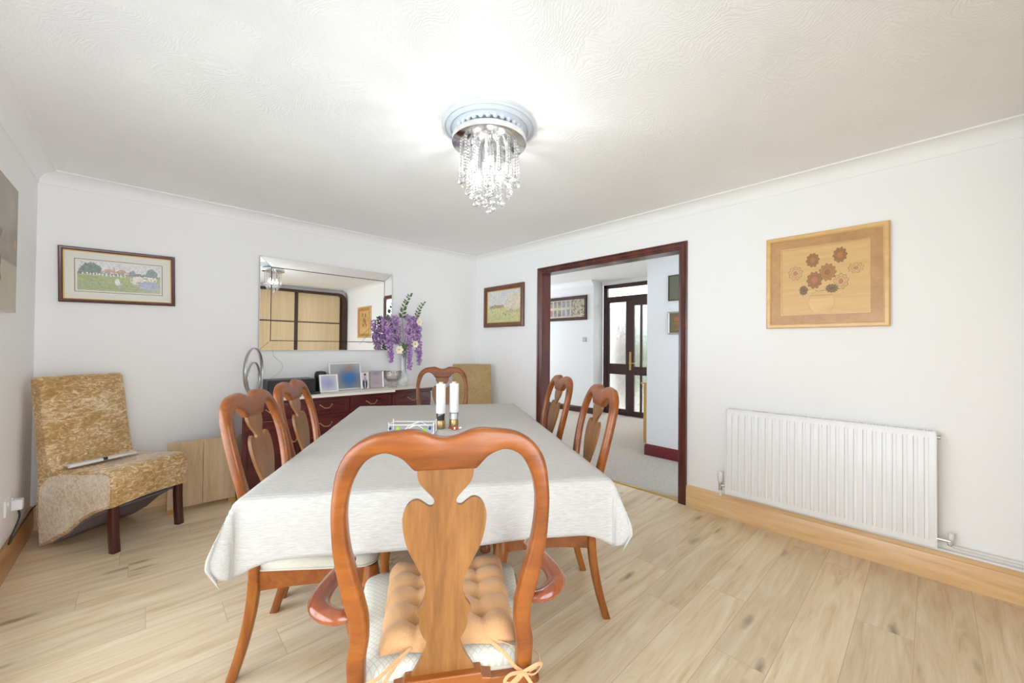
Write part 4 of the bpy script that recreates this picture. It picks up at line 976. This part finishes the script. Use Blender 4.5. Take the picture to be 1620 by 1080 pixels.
# wrapped sweet
t = thing('wrapped_sweet', 'small red and white wrapped sweet lying in front of the mills', 'sweet', (-1.858, -2.195, ZC_), R(-35))
mb = MB(); mb.tube([(-.022, 0, .008), (-.018, 0, .008), (.018, 0, .008), (.022, 0, .008)], [.003, .0075, .0075, .003], 10); obj('sweet', mb, M['red'], t)
for s in (-1, 1):
    mb = MB()
    for k in range(5):
        a = -.8+.4*k; mb.tube([(s*.020, 0, .008), (s*.036, .010*math.sin(a*1.6), .008+.006*math.cos(a))], [.002, .0035], 5)
    obj('wrapper_end', mb, M['white_petal'] if s > 0 else M['red'], t)
mb = MB(); mb.tube([(-.005, 0, .008), (.003, 0, .008)], .0079, 10); obj('stripe', mb, M['white_petal'], t)
# glass napkin tray with wire frame
pL, pR = Vector((-2.205, -2.060)), Vector((-2.012, -2.225)); dd = (pR-pL); ang = math.atan2(dd.y, dd.x); Lw = dd.length
t = thing('napkin_tray', 'white wire napkin tray with blue and green leaf glass on the table', 'tray', (*((pL+pR)/2), ZC_), ang)
hw_, dp, hh = Lw/2-.006, .10, .052
mb = MB(); r_ = .0022
for (a, b_) in (((-hw_, 0), (hw_, 0)), ((hw_, 0), (hw_, dp)), ((hw_, dp), (-hw_, dp)), ((-hw_, dp), (-hw_, 0))):
    for z in (.004, hh): mb.tube([(*a, z), (*b_, z)], r_, 8)
for a in ((-hw_, 0), (hw_, 0), (hw_, dp), (-hw_, dp)):
    mb.tube([(*a, .0015), (*a, hh+.008)], r_, 8); mb.ball((*a, hh+.010), .004)
for y_ in (0, dp):
    mb.tube(smoothpath([(-hw_*.5, y_, .004), (-hw_*.25, y_, .030), (.02, y_, hh)], 5), .0016, 6); mb.tube(smoothpath([(-hw_*.3, y_, .004), (-.01, y_, .034), (.03, y_, hh)], 5), .0016, 6); mb.tube(smoothpath([(hw_*.75, y_, .010), (hw_*.45, y_, .040), (.03, y_, hh)], 5), .0016, 6)
obj('wire_frame', mb, M['whiteplastic'], t)
mb = MB(); mb.box(-hw_+.004, hw_-.004, .004, dp-.004, .005, .009); obj('glass_base', mb, M['paleglass'], t, smooth=False)
def leafm(cx, cz, a, ln, wd, y_):
    mb = MB(); pts = [(cx+(ln*math.cos(q))*math.cos(a)-(wd*math.sin(q)*abs(math.sin(q))**.2)*math.sin(a), cz+(ln*math.cos(q))*math.sin(a)+(wd*math.sin(q))*math.cos(a)) for q in [2*math.pi*k/16 for k in range(16)]]
    mb.prism(pts, y_, y_+.003, 'y'); return mb
for nm, cx, cz, a, ln, wd in (('green_leaf', -.072, .026, 1.4, .020, .009), ('green_leaf', .018, .018, .5, .020, .008), ('green_leaf', .078, .018, -.7, .020, .009), ('blue_leaf', -.028, .012, .5, .016, .007), ('blue_leaf', -.112, .034, 1.5, .009, .007), ('blue_leaf', .102, .036, 1.5, .010, .007)):
    obj(nm, leafm(cx, max(cz, .012), a, ln, wd, -.006), M['greenglass'] if nm[0] == 'g' else M['blueglass'], t, smooth=False)

# ---------------------------------------------------------------- sideboard
SX0, SX1, SY, SZ = -2.63, -.905, -.42, .805
t = thing('sideboard', 'long dark red mahogany sideboard with arched panels against the back wall', 'sideboard', ((SX0+SX1)/2, 0, 0))
hx = (SX1-SX0)/2
mb = MB(); mb.box(-hx+.02, hx-.02, SY+.02, -.02, .07, SZ-.04); obj('carcass', mb, M['sidebd'], t, smooth=False)
mb = MB(); mb.box(-hx+.03, hx-.03, SY+.04, -.03, 0, .07); obj('plinth', mb, M['sidebd'], t, smooth=False)
mb = MB(); mb.box(-hx, hx, SY-.012, -.015, SZ-.022, SZ); mb.box(-hx+.008, hx-.008, SY-.002, -.015, SZ-.038, SZ-.022); obj('top', mb, M['sidebd'], t, smooth=False, bevel=.005, seg=3)
def handle(par, x, y, z, wd=.10):
    mb = MB(); P_ = smoothpath([(x-wd/2, y, z+.014), (x-wd*.36, y-.016, z+.002), (x-wd*.18, y-.022, z-.012), (x, y-.024, z-.012), (x+wd*.18, y-.022, z-.012), (x+wd*.36, y-.016, z+.002), (x+wd/2, y, z+.014)], 4)
    mb.tube(P_, [.0035+.0012*math.sin(math.pi*k/(len(P_)-1)) for k in range(len(P_))], 8); mb.ball((x-wd/2, y, z+.014), .007); mb.ball((x+wd/2, y, z+.014), .007); obj('handle', mb, M['darkbrass'], par)
def front(name, x0, x1, z0, z1, arch, hz):
    y = SY+.02; mb = MB(); mb.box(x0+.004, x1-.004, y-.018, y, z0+.004, z1-.004); d = obj(name, mb, M['sidebd'], t, smooth=False, bevel=.003)
    # raised arched moulding
    a, b_, c_, e = x0+.035, x1-.035, z0+.028, z1-.024; pts = [(a, c_), (b_, c_)]
    if arch:
        xm = (a+b_)/2; rise = min(.05, (e-c_)*.55); sh = e-rise
        pts += [(b_, sh)]+[(b_-(b_-a)*k/20, sh+rise*(math.sin(math.pi*k/20)**1.3)) for k in range(1, 20)]+[(a, sh)]
    else: pts += [(b_, e), (a, e)]
    mb = MB(); mb.tube([(p_[0], y-.019, p_[1]) for p_ in pts]+[(pts[0][0], y-.019, pts[0][1])], .0055, 6, flat_=1); obj('moulding', mb, M['sidebd'], d, angle=60)
    if hz: handle(d, hz[0], y-.018, hz[1])
    return d
cols_ = [-2.61, -2.20, -1.785, -1.373, -.925]; ox_ = (SX0+SX1)/2
for k in range(4):
    a, b_ = cols_[k]-ox_, cols_[k+1]-ox_; xm = (a+b_)/2
    front('drawer', a, b_, .635, .765, True, (xm, .705))
    if k == 1:
        front('drawer', a, b_, .46, .63, False, (xm, .545)); front('drawer', a, b_, .28, .455, False, (xm, .37)); front('drawer', a, b_, .09, .275, False, (xm, .185))
    else:
        d = front('door', a, b_, .09, .63, True, None); handle(d, (b_-.05 if k != 3 else a+.05), SY+.002, .45, .05)
mb = MB(); mb.box(-hx+.005, hx-.030, SY-.013, -.03, SZ+.0005, SZ+.0035); mb.box(-hx+.005, .42, SY-.0145, SY-.0125, SZ-.018, SZ+.0035)
tag(obj('table_runner', mb, M['runner'], None, loc=((SX0+SX1)/2, 0, 0), smooth=False), 'cream lace runner lying along the top of the sideboard', 'runner')
ZS = SZ+.004
# ring lamp
t = thing('ring_table_lamp', 'table lamp of two slim chrome rings on the left end of the sideboard', 'lamp', (-2.505, -.20, ZS), R(62))
mb = MB(); mb.lathe([(.001, 0), (.075, 0), (.078, .004), (.078, .014), (.074, .018), (.001, .018)], 28); obj('base', mb, M['steel'], t)
def ring(nm, R_, z, r_):
    mb = MB(); n = 64; rings = []
    for k in range(n): a = 2*math.pi*k/n; rings.append([((R_+r_*.45*b_)*math.cos(a), r_*1.3*c_, z+(R_+r_*.45*b_)*math.sin(a)) for b_, c_ in sup(8, 3)])
    vs = [v for r in rings for v in r]; fs = [(i*8+j, i*8+(j+1) % 8, ((i+1) % n)*8+(j+1) % 8, ((i+1) % n)*8+j) for i in range(n) for j in range(8)]; mb.add(vs, fs); obj(nm, mb, M['steel'], t, angle=50)
ring('outer_ring', .195, .213, .009); ring('inner_ring', .135, .152, .007)
# hi-fi
t = thing('stereo', 'black table stereo beside the ring lamp', 'stereo', (-2.225, -.17, ZS))
mb = MB(); mb.box(-.19, .19, -.10, .10, 0, .135); obj('body', mb, M['black'], t, smooth=False, bevel=.01, seg=3)
for s in (-1, 1):
    mb = MB(); mb.tube([(s*.13, -.099, .066), (s*.13, -.104, .066)], .045, 24); obj('speaker_grille', mb, M['black'], t)
mb = MB(); mb.box(-.05, .05, -.103, -.099, .075, .11); obj('display', mb, M['dkgrey'], t, smooth=False)
mb = MB(); mb.box(-.05, .05, -.018, .018, 0, .014); r_ = obj('remote_control', mb, M['black'], None, loc=(-2.065, -.325, ZS), rz=R(10), bevel=.004); tag(r_, 'small black remote control in front of the stereo', 'remote')
t = thing('domed_object', 'dark domed object half hidden behind the small white photo frame', 'ornament', (-1.955, -.13, ZS))  # unidentified dark dome, only its top arc shows
mb = MB(); mb.lathe([(.001, 0), (.045, 0), (.048, .08), (.052, .15), (.050, .172), (.038, .188), (.001, .194)], 24); obj('dome', mb, M['black'], t)
# photo frames (their photographs are blurred in the picture)
def blur(cols_, bg):
    def f(u, v):
        c = bg
        for (cu, cv, a, b_, cc) in cols_: c = mix(c, cc, math.exp(-ell(u, v, cu, cv, a, b_)))
        return c
    return f
def pframe(label, px0, px1, y, h_, rz, lean, prof, fmat, fn, mw, yoff=0):
    w_ = px1-px0; t = thing('photo_frame', label, 'photo frame', ((px0+px1)/2, y, ZS+.001), rz)
    t.rotation_euler = (lean, 0, rz)
    ring_obj('frame', w_, h_, prof, fmat, t, h_/2)
    mb = MB(); mb.box(-w_/2+mw*.5, w_/2-mw*.5, -.004, 0.0, mw*.5, h_-mw*.5); obj('backing', mb, M['twig'], t, smooth=False)
    painted('photograph', w_-2*mw, h_-2*mw, 40, 40, fn, t, -.0055, 0, h_/2)
    mb = MB(); mb.prism([(0, .002), (.0, h_*.7), (-.06, .0)], -.01, .01, 'x'); 
    mb.v = [(x, -y_ if True else y_, z) for x, y_, z in mb.v]; c = math.cos(lean)
    obj('easel_stand', mb, M['twig'], t, smooth=False)
PR = [(0, 0), (0, .012), (.004, .016), (.012, .014), (.014, .006), (.014, 0)]
pframe('small white framed photo leaning before the big one', -2.005, -1.838, -.275, .165, R(4), R(-12), PR, M['ceramic'], blur([(.5, .5, .4, .4, c8(150, 152, 190)), (.25, .6, .25, .3, c8(166, 160, 208))], c8(206, 206, 212)), .014)
pframe('largest white framed photo, blue in the middle, on the sideboard', -1.885, -1.570, -.165, .265, R(2), R(-10), PR, M['ceramic'], blur([(.62, .42, .34, .42, c8(92, 104, 134)), (.62, .78, .14, .2, c8(176, 130, 116)), (.62, .42, .22, .28, c8(52, 120, 190))], c8(176, 176, 174)), .014)
def couple(u, v):
    c = c8(214, 208, 206)
    if ell(u, v, .48, .32, .30, .36) < 1 and v < .55: c = c8(38, 40, 58)
    if ell(u, v, .50, .62, .17, .22) < 1: c = c8(176, 144, 190)
    if ell(u, v, .50, .84, .13, .10) < 1: c = c8(44, 36, 40)
    if ell(u, v, .50, .74, .10, .08) < 1: c = c8(200, 160, 150)
    if abs(u-.5) < .05 and v < .4: c = c8(220, 220, 226)
    return c
P2 = [(0, 0), (0, .008), (.003, .010), (.004, 0)]
pframe('narrow frameless photo of a dark haired person in a dark suit', -1.602, -1.515, -.215, .172, R(-2), R(-8), P2, M['silver'], couple, .004)
pframe('silver framed blurred pink and grey photo right of the narrow one', -1.507, -1.362, -.200, .178, R(-6), R(-9), [(0, 0), (0, .010), (.005, .013), (.010, .010), (.011, 0)], M['silver'], blur([(.5, .4, .5, .45, c8(174, 152, 160)), (.5, .9, .4, .14, c8(134, 134, 146))], c8(186, 176, 184)), .011)
# cut glass pedestal bowl
t = thing('glass_bowl', 'cut glass pedestal bowl between photo frames and vase', 'bowl', (-1.262, -.20, ZS))
mb = MB(); mb.lathe([(.001, 0), (.045, 0), (.046, .004), (.018, .010), (.010, .022), (.012, .045), (.020, .055), (.050, .062), (.078, .085), (.088, .120), (.090, .165), (.088, .172), (.084, .165), (.082, .122), (.072, .090), (.046, .070), (.001, .066)], 20)
obj('bowl', mb, M['goblet'], t, smooth=False)
mb = MB()
for k in range(20):
    a = 2*math.pi*k/20; mb.ball((.088*math.cos(a), .088*math.sin(a), .150+.012*(k % 2)), .010, 6, 4)
obj('cut_pattern', mb, M['goblet'], t)
# vase
VX, VY = -1.125, -.165
t = thing('glass_vase', 'tall white glass vase with round bottom at the right of the sideboard', 'vase', (VX, VY, ZS))
mb = MB(); mb.lathe([(.001, 0), (.034, 0), (.040, .006), (.062, .035), (.070, .070), (.064, .105), (.044, .135), (.034, .16), (.032, .22), (.034, .30), (.040, .36), (.044, .385), (.040, .385), (.030, .30), (.028, .20), (.001, .15)], 28); obj('body', mb, M['frosted'], t, angle=60)

# ---------------------------------------------------------------- flowers in the vase
def petal_cluster(mb, c, r, mi=0, n=4):
    for k in range(n):
        d = Vector((random.gauss(0, 1), random.gauss(0, 1), random.gauss(0, 1))).normalized(); e = d.orthogonal().normalized(); g_ = d.cross(e)
        a = Vector(c); s_ = r*(.8+.4*random.random())
        mb.add([a, a+e*s_*.55+d*s_*.35, a+d*s_, a-e*s_*.55+d*s_*.35, a+d*s_*.55+g_*s_*.3], [(0, 1, 4), (1, 2, 4), (2, 3, 4), (3, 0, 4)], mi)
def wisteria(label, top, bottom, r0_, r1_, cnt):
    b0 = Vector(top); b1 = Vector(bottom); base = (VX, VY, ZS+.34)
    t = thing('wisteria_spray', label, 'flower', base, 0, 'wisteria sprays in the white glass vase')
    B = Vector(base)
    mb = MB()
    for k in range(cnt):
        q = random.random()**.9; rr_ = (r0_*(1-q)+r1_*q)*math.sqrt(random.random()); a = random.random()*6.28
        c = b0.lerp(b1, q)-B+Vector((rr_*math.cos(a), rr_*math.sin(a)*.8, random.uniform(-.01, .01)))
        if (c+B).y > -.028: c.y = -.028-B.y
        petal_cluster(mb, c, .021-.006*q, 1 if random.random() < .18+.3*q else 0)
    obj('blossom', mb, [M['petal'], M['petal2']], t, smooth=False)
    mb = MB(); v0 = Vector((0, 0, 0)); pk = b0-B; mid = pk*.5+Vector((0, 0, .08)); pth = smoothpath([(0, 0, -.15), (0, 0, .02), tuple(mid), tuple(pk), tuple((b0.lerp(b1, .5))-B), tuple(b1-B)], 5); mb.tube(pth, .0022, 6); obj('stem', mb, M['stem'], t)
wisteria('longest wisteria spray hanging at the far left of the vase', (-1.315, -.15, 1.52), (-1.262, -.17, 1.075), .068, .020, 230)
wisteria('short wisteria spray filling the gap left of the vase neck', (-1.22, -.13, 1.57), (-1.19, -.15, 1.27), .075, .045, 200)
wisteria('central wisteria spray hanging straight down in front of the vase', (-1.08, -.22, 1.52), (-1.082, -.235, .995), .058, .022, 260)
wisteria('wisteria spray hanging at the far right of the vase', (-.965, -.15, 1.52), (-.925, -.17, 1.03), .062, .022, 240)
wisteria('short wisteria spray above the right of the vase', (-1.03, -.13, 1.58), (-.95, -.14, 1.38), .080, .05, 160)
def sprig(label, pts, n, size):
    t = thing('leaf_sprig', label, 'leaves', (VX, VY, ZS+.34), 0, None); P_ = smoothpath(pts, 6); mb = MB(); mb.tube(P_, .0022, 6); obj('stem', mb, M['stem'], t)
    mb = MB(); L = len(P_)
    for k in range(n):
        i = int(L*(.52+.46*k/n)); p_ = Vector(P_[min(i, L-1)]); s = 1 if k % 2 else -1; d = Vector((s*.8, -.25*random.random(), .45+.3*random.random())).normalized(); e = Vector((0, -1, .3)).cross(d).normalized()
        q = size*(1.1-.4*k/n); mb.add([p_, p_+d*q*.45+e*q*.28, p_+d*q, p_+d*q*.45-e*q*.28, p_+d*q*.5+Vector((0, -.006, 0))], [(0, 1, 4), (1, 2, 4), (2, 3, 4), (3, 0, 4)])
    obj('leaf', mb, M['leaf'], t, smooth=False)
sprig('tall green leaf sprig rising above the middle of the flowers', [(0, 0, -.15), (0, 0, .05), (-.005, .0, .30), (-.01, .01, .44), (.03, .01, .56), (.10, .02, .68)], 18, .055)
sprig('smaller green leaf sprig at the upper right of the flowers', [(0, 0, -.15), (.01, 0, .05), (.10, .02, .28), (.16, .02, .40), (.20, .02, .50), (.27, .02, .60)], 14, .050)
sprig('dark leaves tucked low among the wisteria blossoms', [(0, 0, -.15), (.0, -.02, .03), (-.02, -.08, .10), (-.04, -.085, .04), (-.045, -.08, -.04)], 10, .05)
sprig('leaves at the upper left beside the mirror edge', [(0, 0, -.15), (-.02, 0, .05), (-.10, .02, .22), (-.15, .03, .33), (-.18, .05, .42)], 12, .05)
def bloom(label, c, r):
    t = thing('white_flower', label, 'flower', (VX, VY, ZS+.34), 0, None); mb = MB(); c = Vector(c)
    for k in range(6):
        a = 2*math.pi*k/6; d = Vector((math.cos(a), -.35, math.sin(a))).normalized(); e = Vector((-math.sin(a), 0, math.cos(a)))
        mb.add([c, c+d*r*.6+e*r*.42, c+d*r, c+d*r*.6-e*r*.42], [(0, 1, 2, 3)])
    obj('petal', mb, M['white_petal'], t, smooth=False); mb = MB(); mb.ball(c+Vector((0, -.012, 0)), .008); obj('flower_centre', mb, M['gold'], t)
    mb = MB(); mb.tube(smoothpath([(0, 0, -.15), (0, 0, .02), tuple(c*.6+Vector((0, .0, .05))), tuple(c)], 5), .002, 6); obj('stem', mb, M['stem'], t)
bloom('cream flower low at the left of the vase neck', (-.105, -.105, .055), .052)
bloom('cream flower between the middle and right wisteria sprays', (.09, -.09, .115), .045)
bloom('cream flower at the upper right beside the small leaf sprig', (.165, -.04, .36), .045)
t = thing('curly_twig', 'dark curly twigs spreading left in front of the mirror', 'twig', (VX, VY, ZS+.34))
mb = MB()
for (a, b_, c_) in (((-.16, -.02, .24), (-.24, -.03, .28), (-.33, -.03, .20)), ((-.15, -.03, .20), (-.26, -.03, .20), (-.35, -.03, .10)), ((-.14, -.03, .16), (-.22, -.03, .12), (-.30, -.04, .13)), ((-.08, -.02, .26), (-.14, -.03, .36), (-.24, -.02, .30))):
    mb.tube(smoothpath([(0, 0, -.15), (-.02, 0, .06), a, b_, c_], 8), .0016, 5)
obj('twig', mb, M['twig'], t)

# ---------------------------------------------------------------- velvet chairs
def velvet_chair(label, loc, rz, mats, leanb=-.10):
    t = thing('velvet_chair', label, 'chair', loc, rz)     # local: +y forward, front legs at y=0
    w_ = .232
    prof = [(-.475, .008), (-.505, .25), (-.50, .45), (-.535, .75), (-.575, 1.0), (-.572, 1.022), (-.555, 1.034), (-.52, 1.034), (-.500, 1.022), (-.49, .99), (-.45, .72), (-.405, .50), (-.37, .475),
            (-.20, .478), (.0, .492), (.035, .488), (.050, .465), (.052, .38), (.048, .275), (.0, .262), (-.08, .235), (-.17, .185), (-.27, .105), (-.38, .045)]
    # cover: profile swept across the width with softly rounded side edges
    c = (-.25, .45); rows = [(-w_+.0, .0), (-w_+.001, .004)]
    xs_ = [(-w_, .012), (-w_+.003, .005), (-w_+.012, .0), (0, -.002), (w_-.012, 0), (w_-.003, .005), (w_, .012)]
    rings = []
    P_ = [Vector(p_) for p_ in prof]; n = len(P_)
    nor = []
    for i in range(n):
        d = (P_[(i+1) % n]-P_[i-1]).normalized(); nor.append(Vector((d.y, -d.x)))
    area_ = sum(P_[i].x*P_[(i+1) % n].y-P_[(i+1) % n].x*P_[i].y for i in range(n)); sg = 1 if area_ > 0 else -1
    for x, ins in xs_:
        kx_ = abs(x)/w_
        rg = []
        for i in range(n):
            q = P_[i]-nor[i]*sg*ins; z = q.y
            if 17 <= i <= 19: z += .018*(1-kx_**2)*1.0
            rg.append((x*(1-.03*max(0, z-.5)), q.x, z))
        rings.append(rg)
    mb = MB(); mb.loft(rings, caps=False); obj('cover', mb, mats[0], t, angle=55)
    for s in (-1, 1):
        rg = rings[0] if s < 0 else rings[-1]; mb = MB(); mb.add(rg, [tuple(range(n))])
        obj('side_panel', mb, mats[0], t, smooth=False, fn=lambda bm: bmesh.ops.triangulate(bm, faces=bm.faces[:]))
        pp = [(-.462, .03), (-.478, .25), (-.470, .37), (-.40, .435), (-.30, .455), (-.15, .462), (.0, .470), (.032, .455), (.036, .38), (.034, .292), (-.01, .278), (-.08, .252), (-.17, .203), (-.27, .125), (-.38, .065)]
        mb = MB(); x_ = s*w_; mb.prism(round_poly(pp, .012, 3), x_-.001, x_+.0015, 'x'); obj('side_patch', mb, mats[1], t, smooth=False)  # on the left corner chair this layer paints in the side sheen
    und = [(.0, .260), (-.02, .255), (-.08, .231), (-.17, .181), (-.27, .101), (-.38, .041)]
    mb = MB(); mb.prism(und+[(a, b_-.012) for a, b_ in und[::-1]], -w_+.012, w_-.012, 'x'); obj('lining', mb, M['dkgrey'], t, smooth=False)
    for s in (-1, 1):
        rg = [[(s*.195+.021*a, .012+o_+.021*b_, z) for a, b_ in sup(12, 6)] for z, o_ in ((.40, 0), (.2, .0), (.1, .006), (0, .016))]
        mb = MB(); mb.loft(rg); obj('leg', mb, M['darkleg'], t, angle=50)
    return t
fa = math.atan2(-.783, .622)-math.pi/2
velvet_chair('tan crushed velvet slipcovered chair in the left back corner with a booklet on it', (-3.152, -.6065, 0), fa, (M['velvet'], M['velvet_sheen']))
velvet_chair('tan velvet chair standing in the right back corner behind the dining table', (-.60, -.74, 0), R(145), (M['velvet_flat'], M['velvet_flat']))
# booklet / rolled magazine on the seat
bt = thing('booklet', 'folded pale paper booklet lying across the velvet chair seat', 'booklet', (-3.345, -.395, .495), R(31))
mb = MB(); mb.box(-.19, .16, -.055, .045, 0, .004); obj('pages', mb, M['blueflower'], bt, smooth=False)
mb = MB(); mb.tube([(-.21, -.055, .010), (.0, -.055, .010), (.13, -.05, .008)], [.011, .009, .006], 12); obj('rolled_edge', mb, M['ceramic'], bt)
mb = MB(); mb.tube([(-.05, -.058, .014), (-.030, -.058, .014)], .0105, 12); obj('dark_spot', mb, M['cable'], bt)
# oak effect board box
t = thing('oak_board', 'low oak effect board standing between the velvet chair and the sideboard', 'board', (-2.835, -.27, 0))
mb = MB(); mb.box(-.205, -.002, -.02, .018, .035, .505); mb.box(.0, .205, -.02, .018, .035, .505); obj('board_panel', mb, M['oakboard'], t, smooth=False, bevel=.0015)
mb = MB(); mb.box(-.21, .21, -.022, .022, .505, .516); obj('top_edge', mb, M['oakboard'], t, smooth=False)
for a in (-.208, .16):
    mb = MB(); mb.box(a, a+.046, -.018, .05, 0, .035); obj('foot', mb, M['pine'], t, smooth=False)

# ---------------------------------------------------------------- ceiling rose and chandelier
LX, LY = -1.873, -2.500
mb = MB(); mb.lathe([(.001, CH), (.235, CH), (.240, CH-.008), (.232, CH-.016), (.224, CH-.012), (.216, CH-.020), (.204, CH-.026), (.196, CH-.020), (.186, CH-.024), (.172, CH-.034), (.160, CH-.030), (.001, CH-.030)], 64, (LX, LY, 0))
tag(obj('ceiling_rose', mb, M['rose'], angle=50), 'round moulded plaster ceiling rose around the light fitting', 'ceiling rose')
rs = bpy.data.objects['ceiling_rose']
mb = MB()
for k in range(30):
    a = 2*math.pi*k/30; mb.ball((LX+.168*math.cos(a), LY+.168*math.sin(a), CH-.032), .014, 8, 5)
obj('moulded_petals', mb, M['rose'], rs)
t = thing('crystal_chandelier', 'flush round chrome ceiling light with hanging crystal bead strands', 'chandelier', (LX, LY, CH-.03))
mb = MB(); mb.lathe([(.001, 0), (.12, 0), (.12, -.028), (.188, -.030), (.194, -.034), (.194, -.062), (.188, -.066), (.001, -.066)], 64); obj('chrome_plate', mb, M['chrome'], t)
zb = -.066
strands = []
random.seed(3)
for R_, n, drop in ((.150, 16, .215), (.112, 12, .255), (.070, 8, .300), (.028, 4, .335)):
    for k in range(n): a = 2*math.pi*(k+.5*(R_ == .112))/n; strands.append((R_*math.cos(a), R_*math.sin(a), drop*random.uniform(.93, 1.05)))
strands.append((0, 0, .36))
proto = {}
for (x, y, dr) in strands:
    key = round(dr/.02)
    if key not in proto:
        L = key*.02; mb = MB(); z = -.006; k = 0
        while z > -L+.034: mb.ball((0, 0, z), .0075, 8, 5, sz=.95); z -= .0155; k += 1
        mb.ball((0, 0, -L+.013), .015, 10, 6, sz=1.12); mb.tube([(0, 0, .002), (0, 0, -L+.02)], .0007, 4)
        proto[key] = obj('crystal_strand', mb, M['crystal'], t, smooth=False); o = proto[key]
    else: o = proto[key].copy(); col.objects.link(o); o.parent = t
    o.location = (x, y, zb)
for k in range(5):
    a = 2*math.pi*k/5+.3; x, y = .092*math.cos(a), .092*math.sin(a)
    mb = MB(); mb.lathe([(.001, 0), (.013, 0), (.013, -.02), (.006, -.025), (.006, -.08), (.012, -.085), (.012, -.105), (.001, -.105)], 16, (x, y, zb)); h_ = obj('lamp_holder', mb, M['chrome'], t)
    mb = MB(); mb.lathe([(.001, -.105), (.007, -.107), (.009, -.125), (.007, -.140), (.001, -.144)], 12, (x, y, zb)); obj('bulb', mb, M['bulb'], h_)
for k in range(5):
    a = 2*math.pi*k/5+.3
    l = bpy.data.lights.new('bulb_light', 'POINT'); l.energy = 1.0; l.specular_factor = .35; l.color = (.95, .97, 1); l.shadow_soft_size = .012
    o = bpy.data.objects.new('bulb_light', l); col.objects.link(o); o.location = (LX+.092*math.cos(a), LY+.092*math.sin(a), CH-.03+zb-.160)
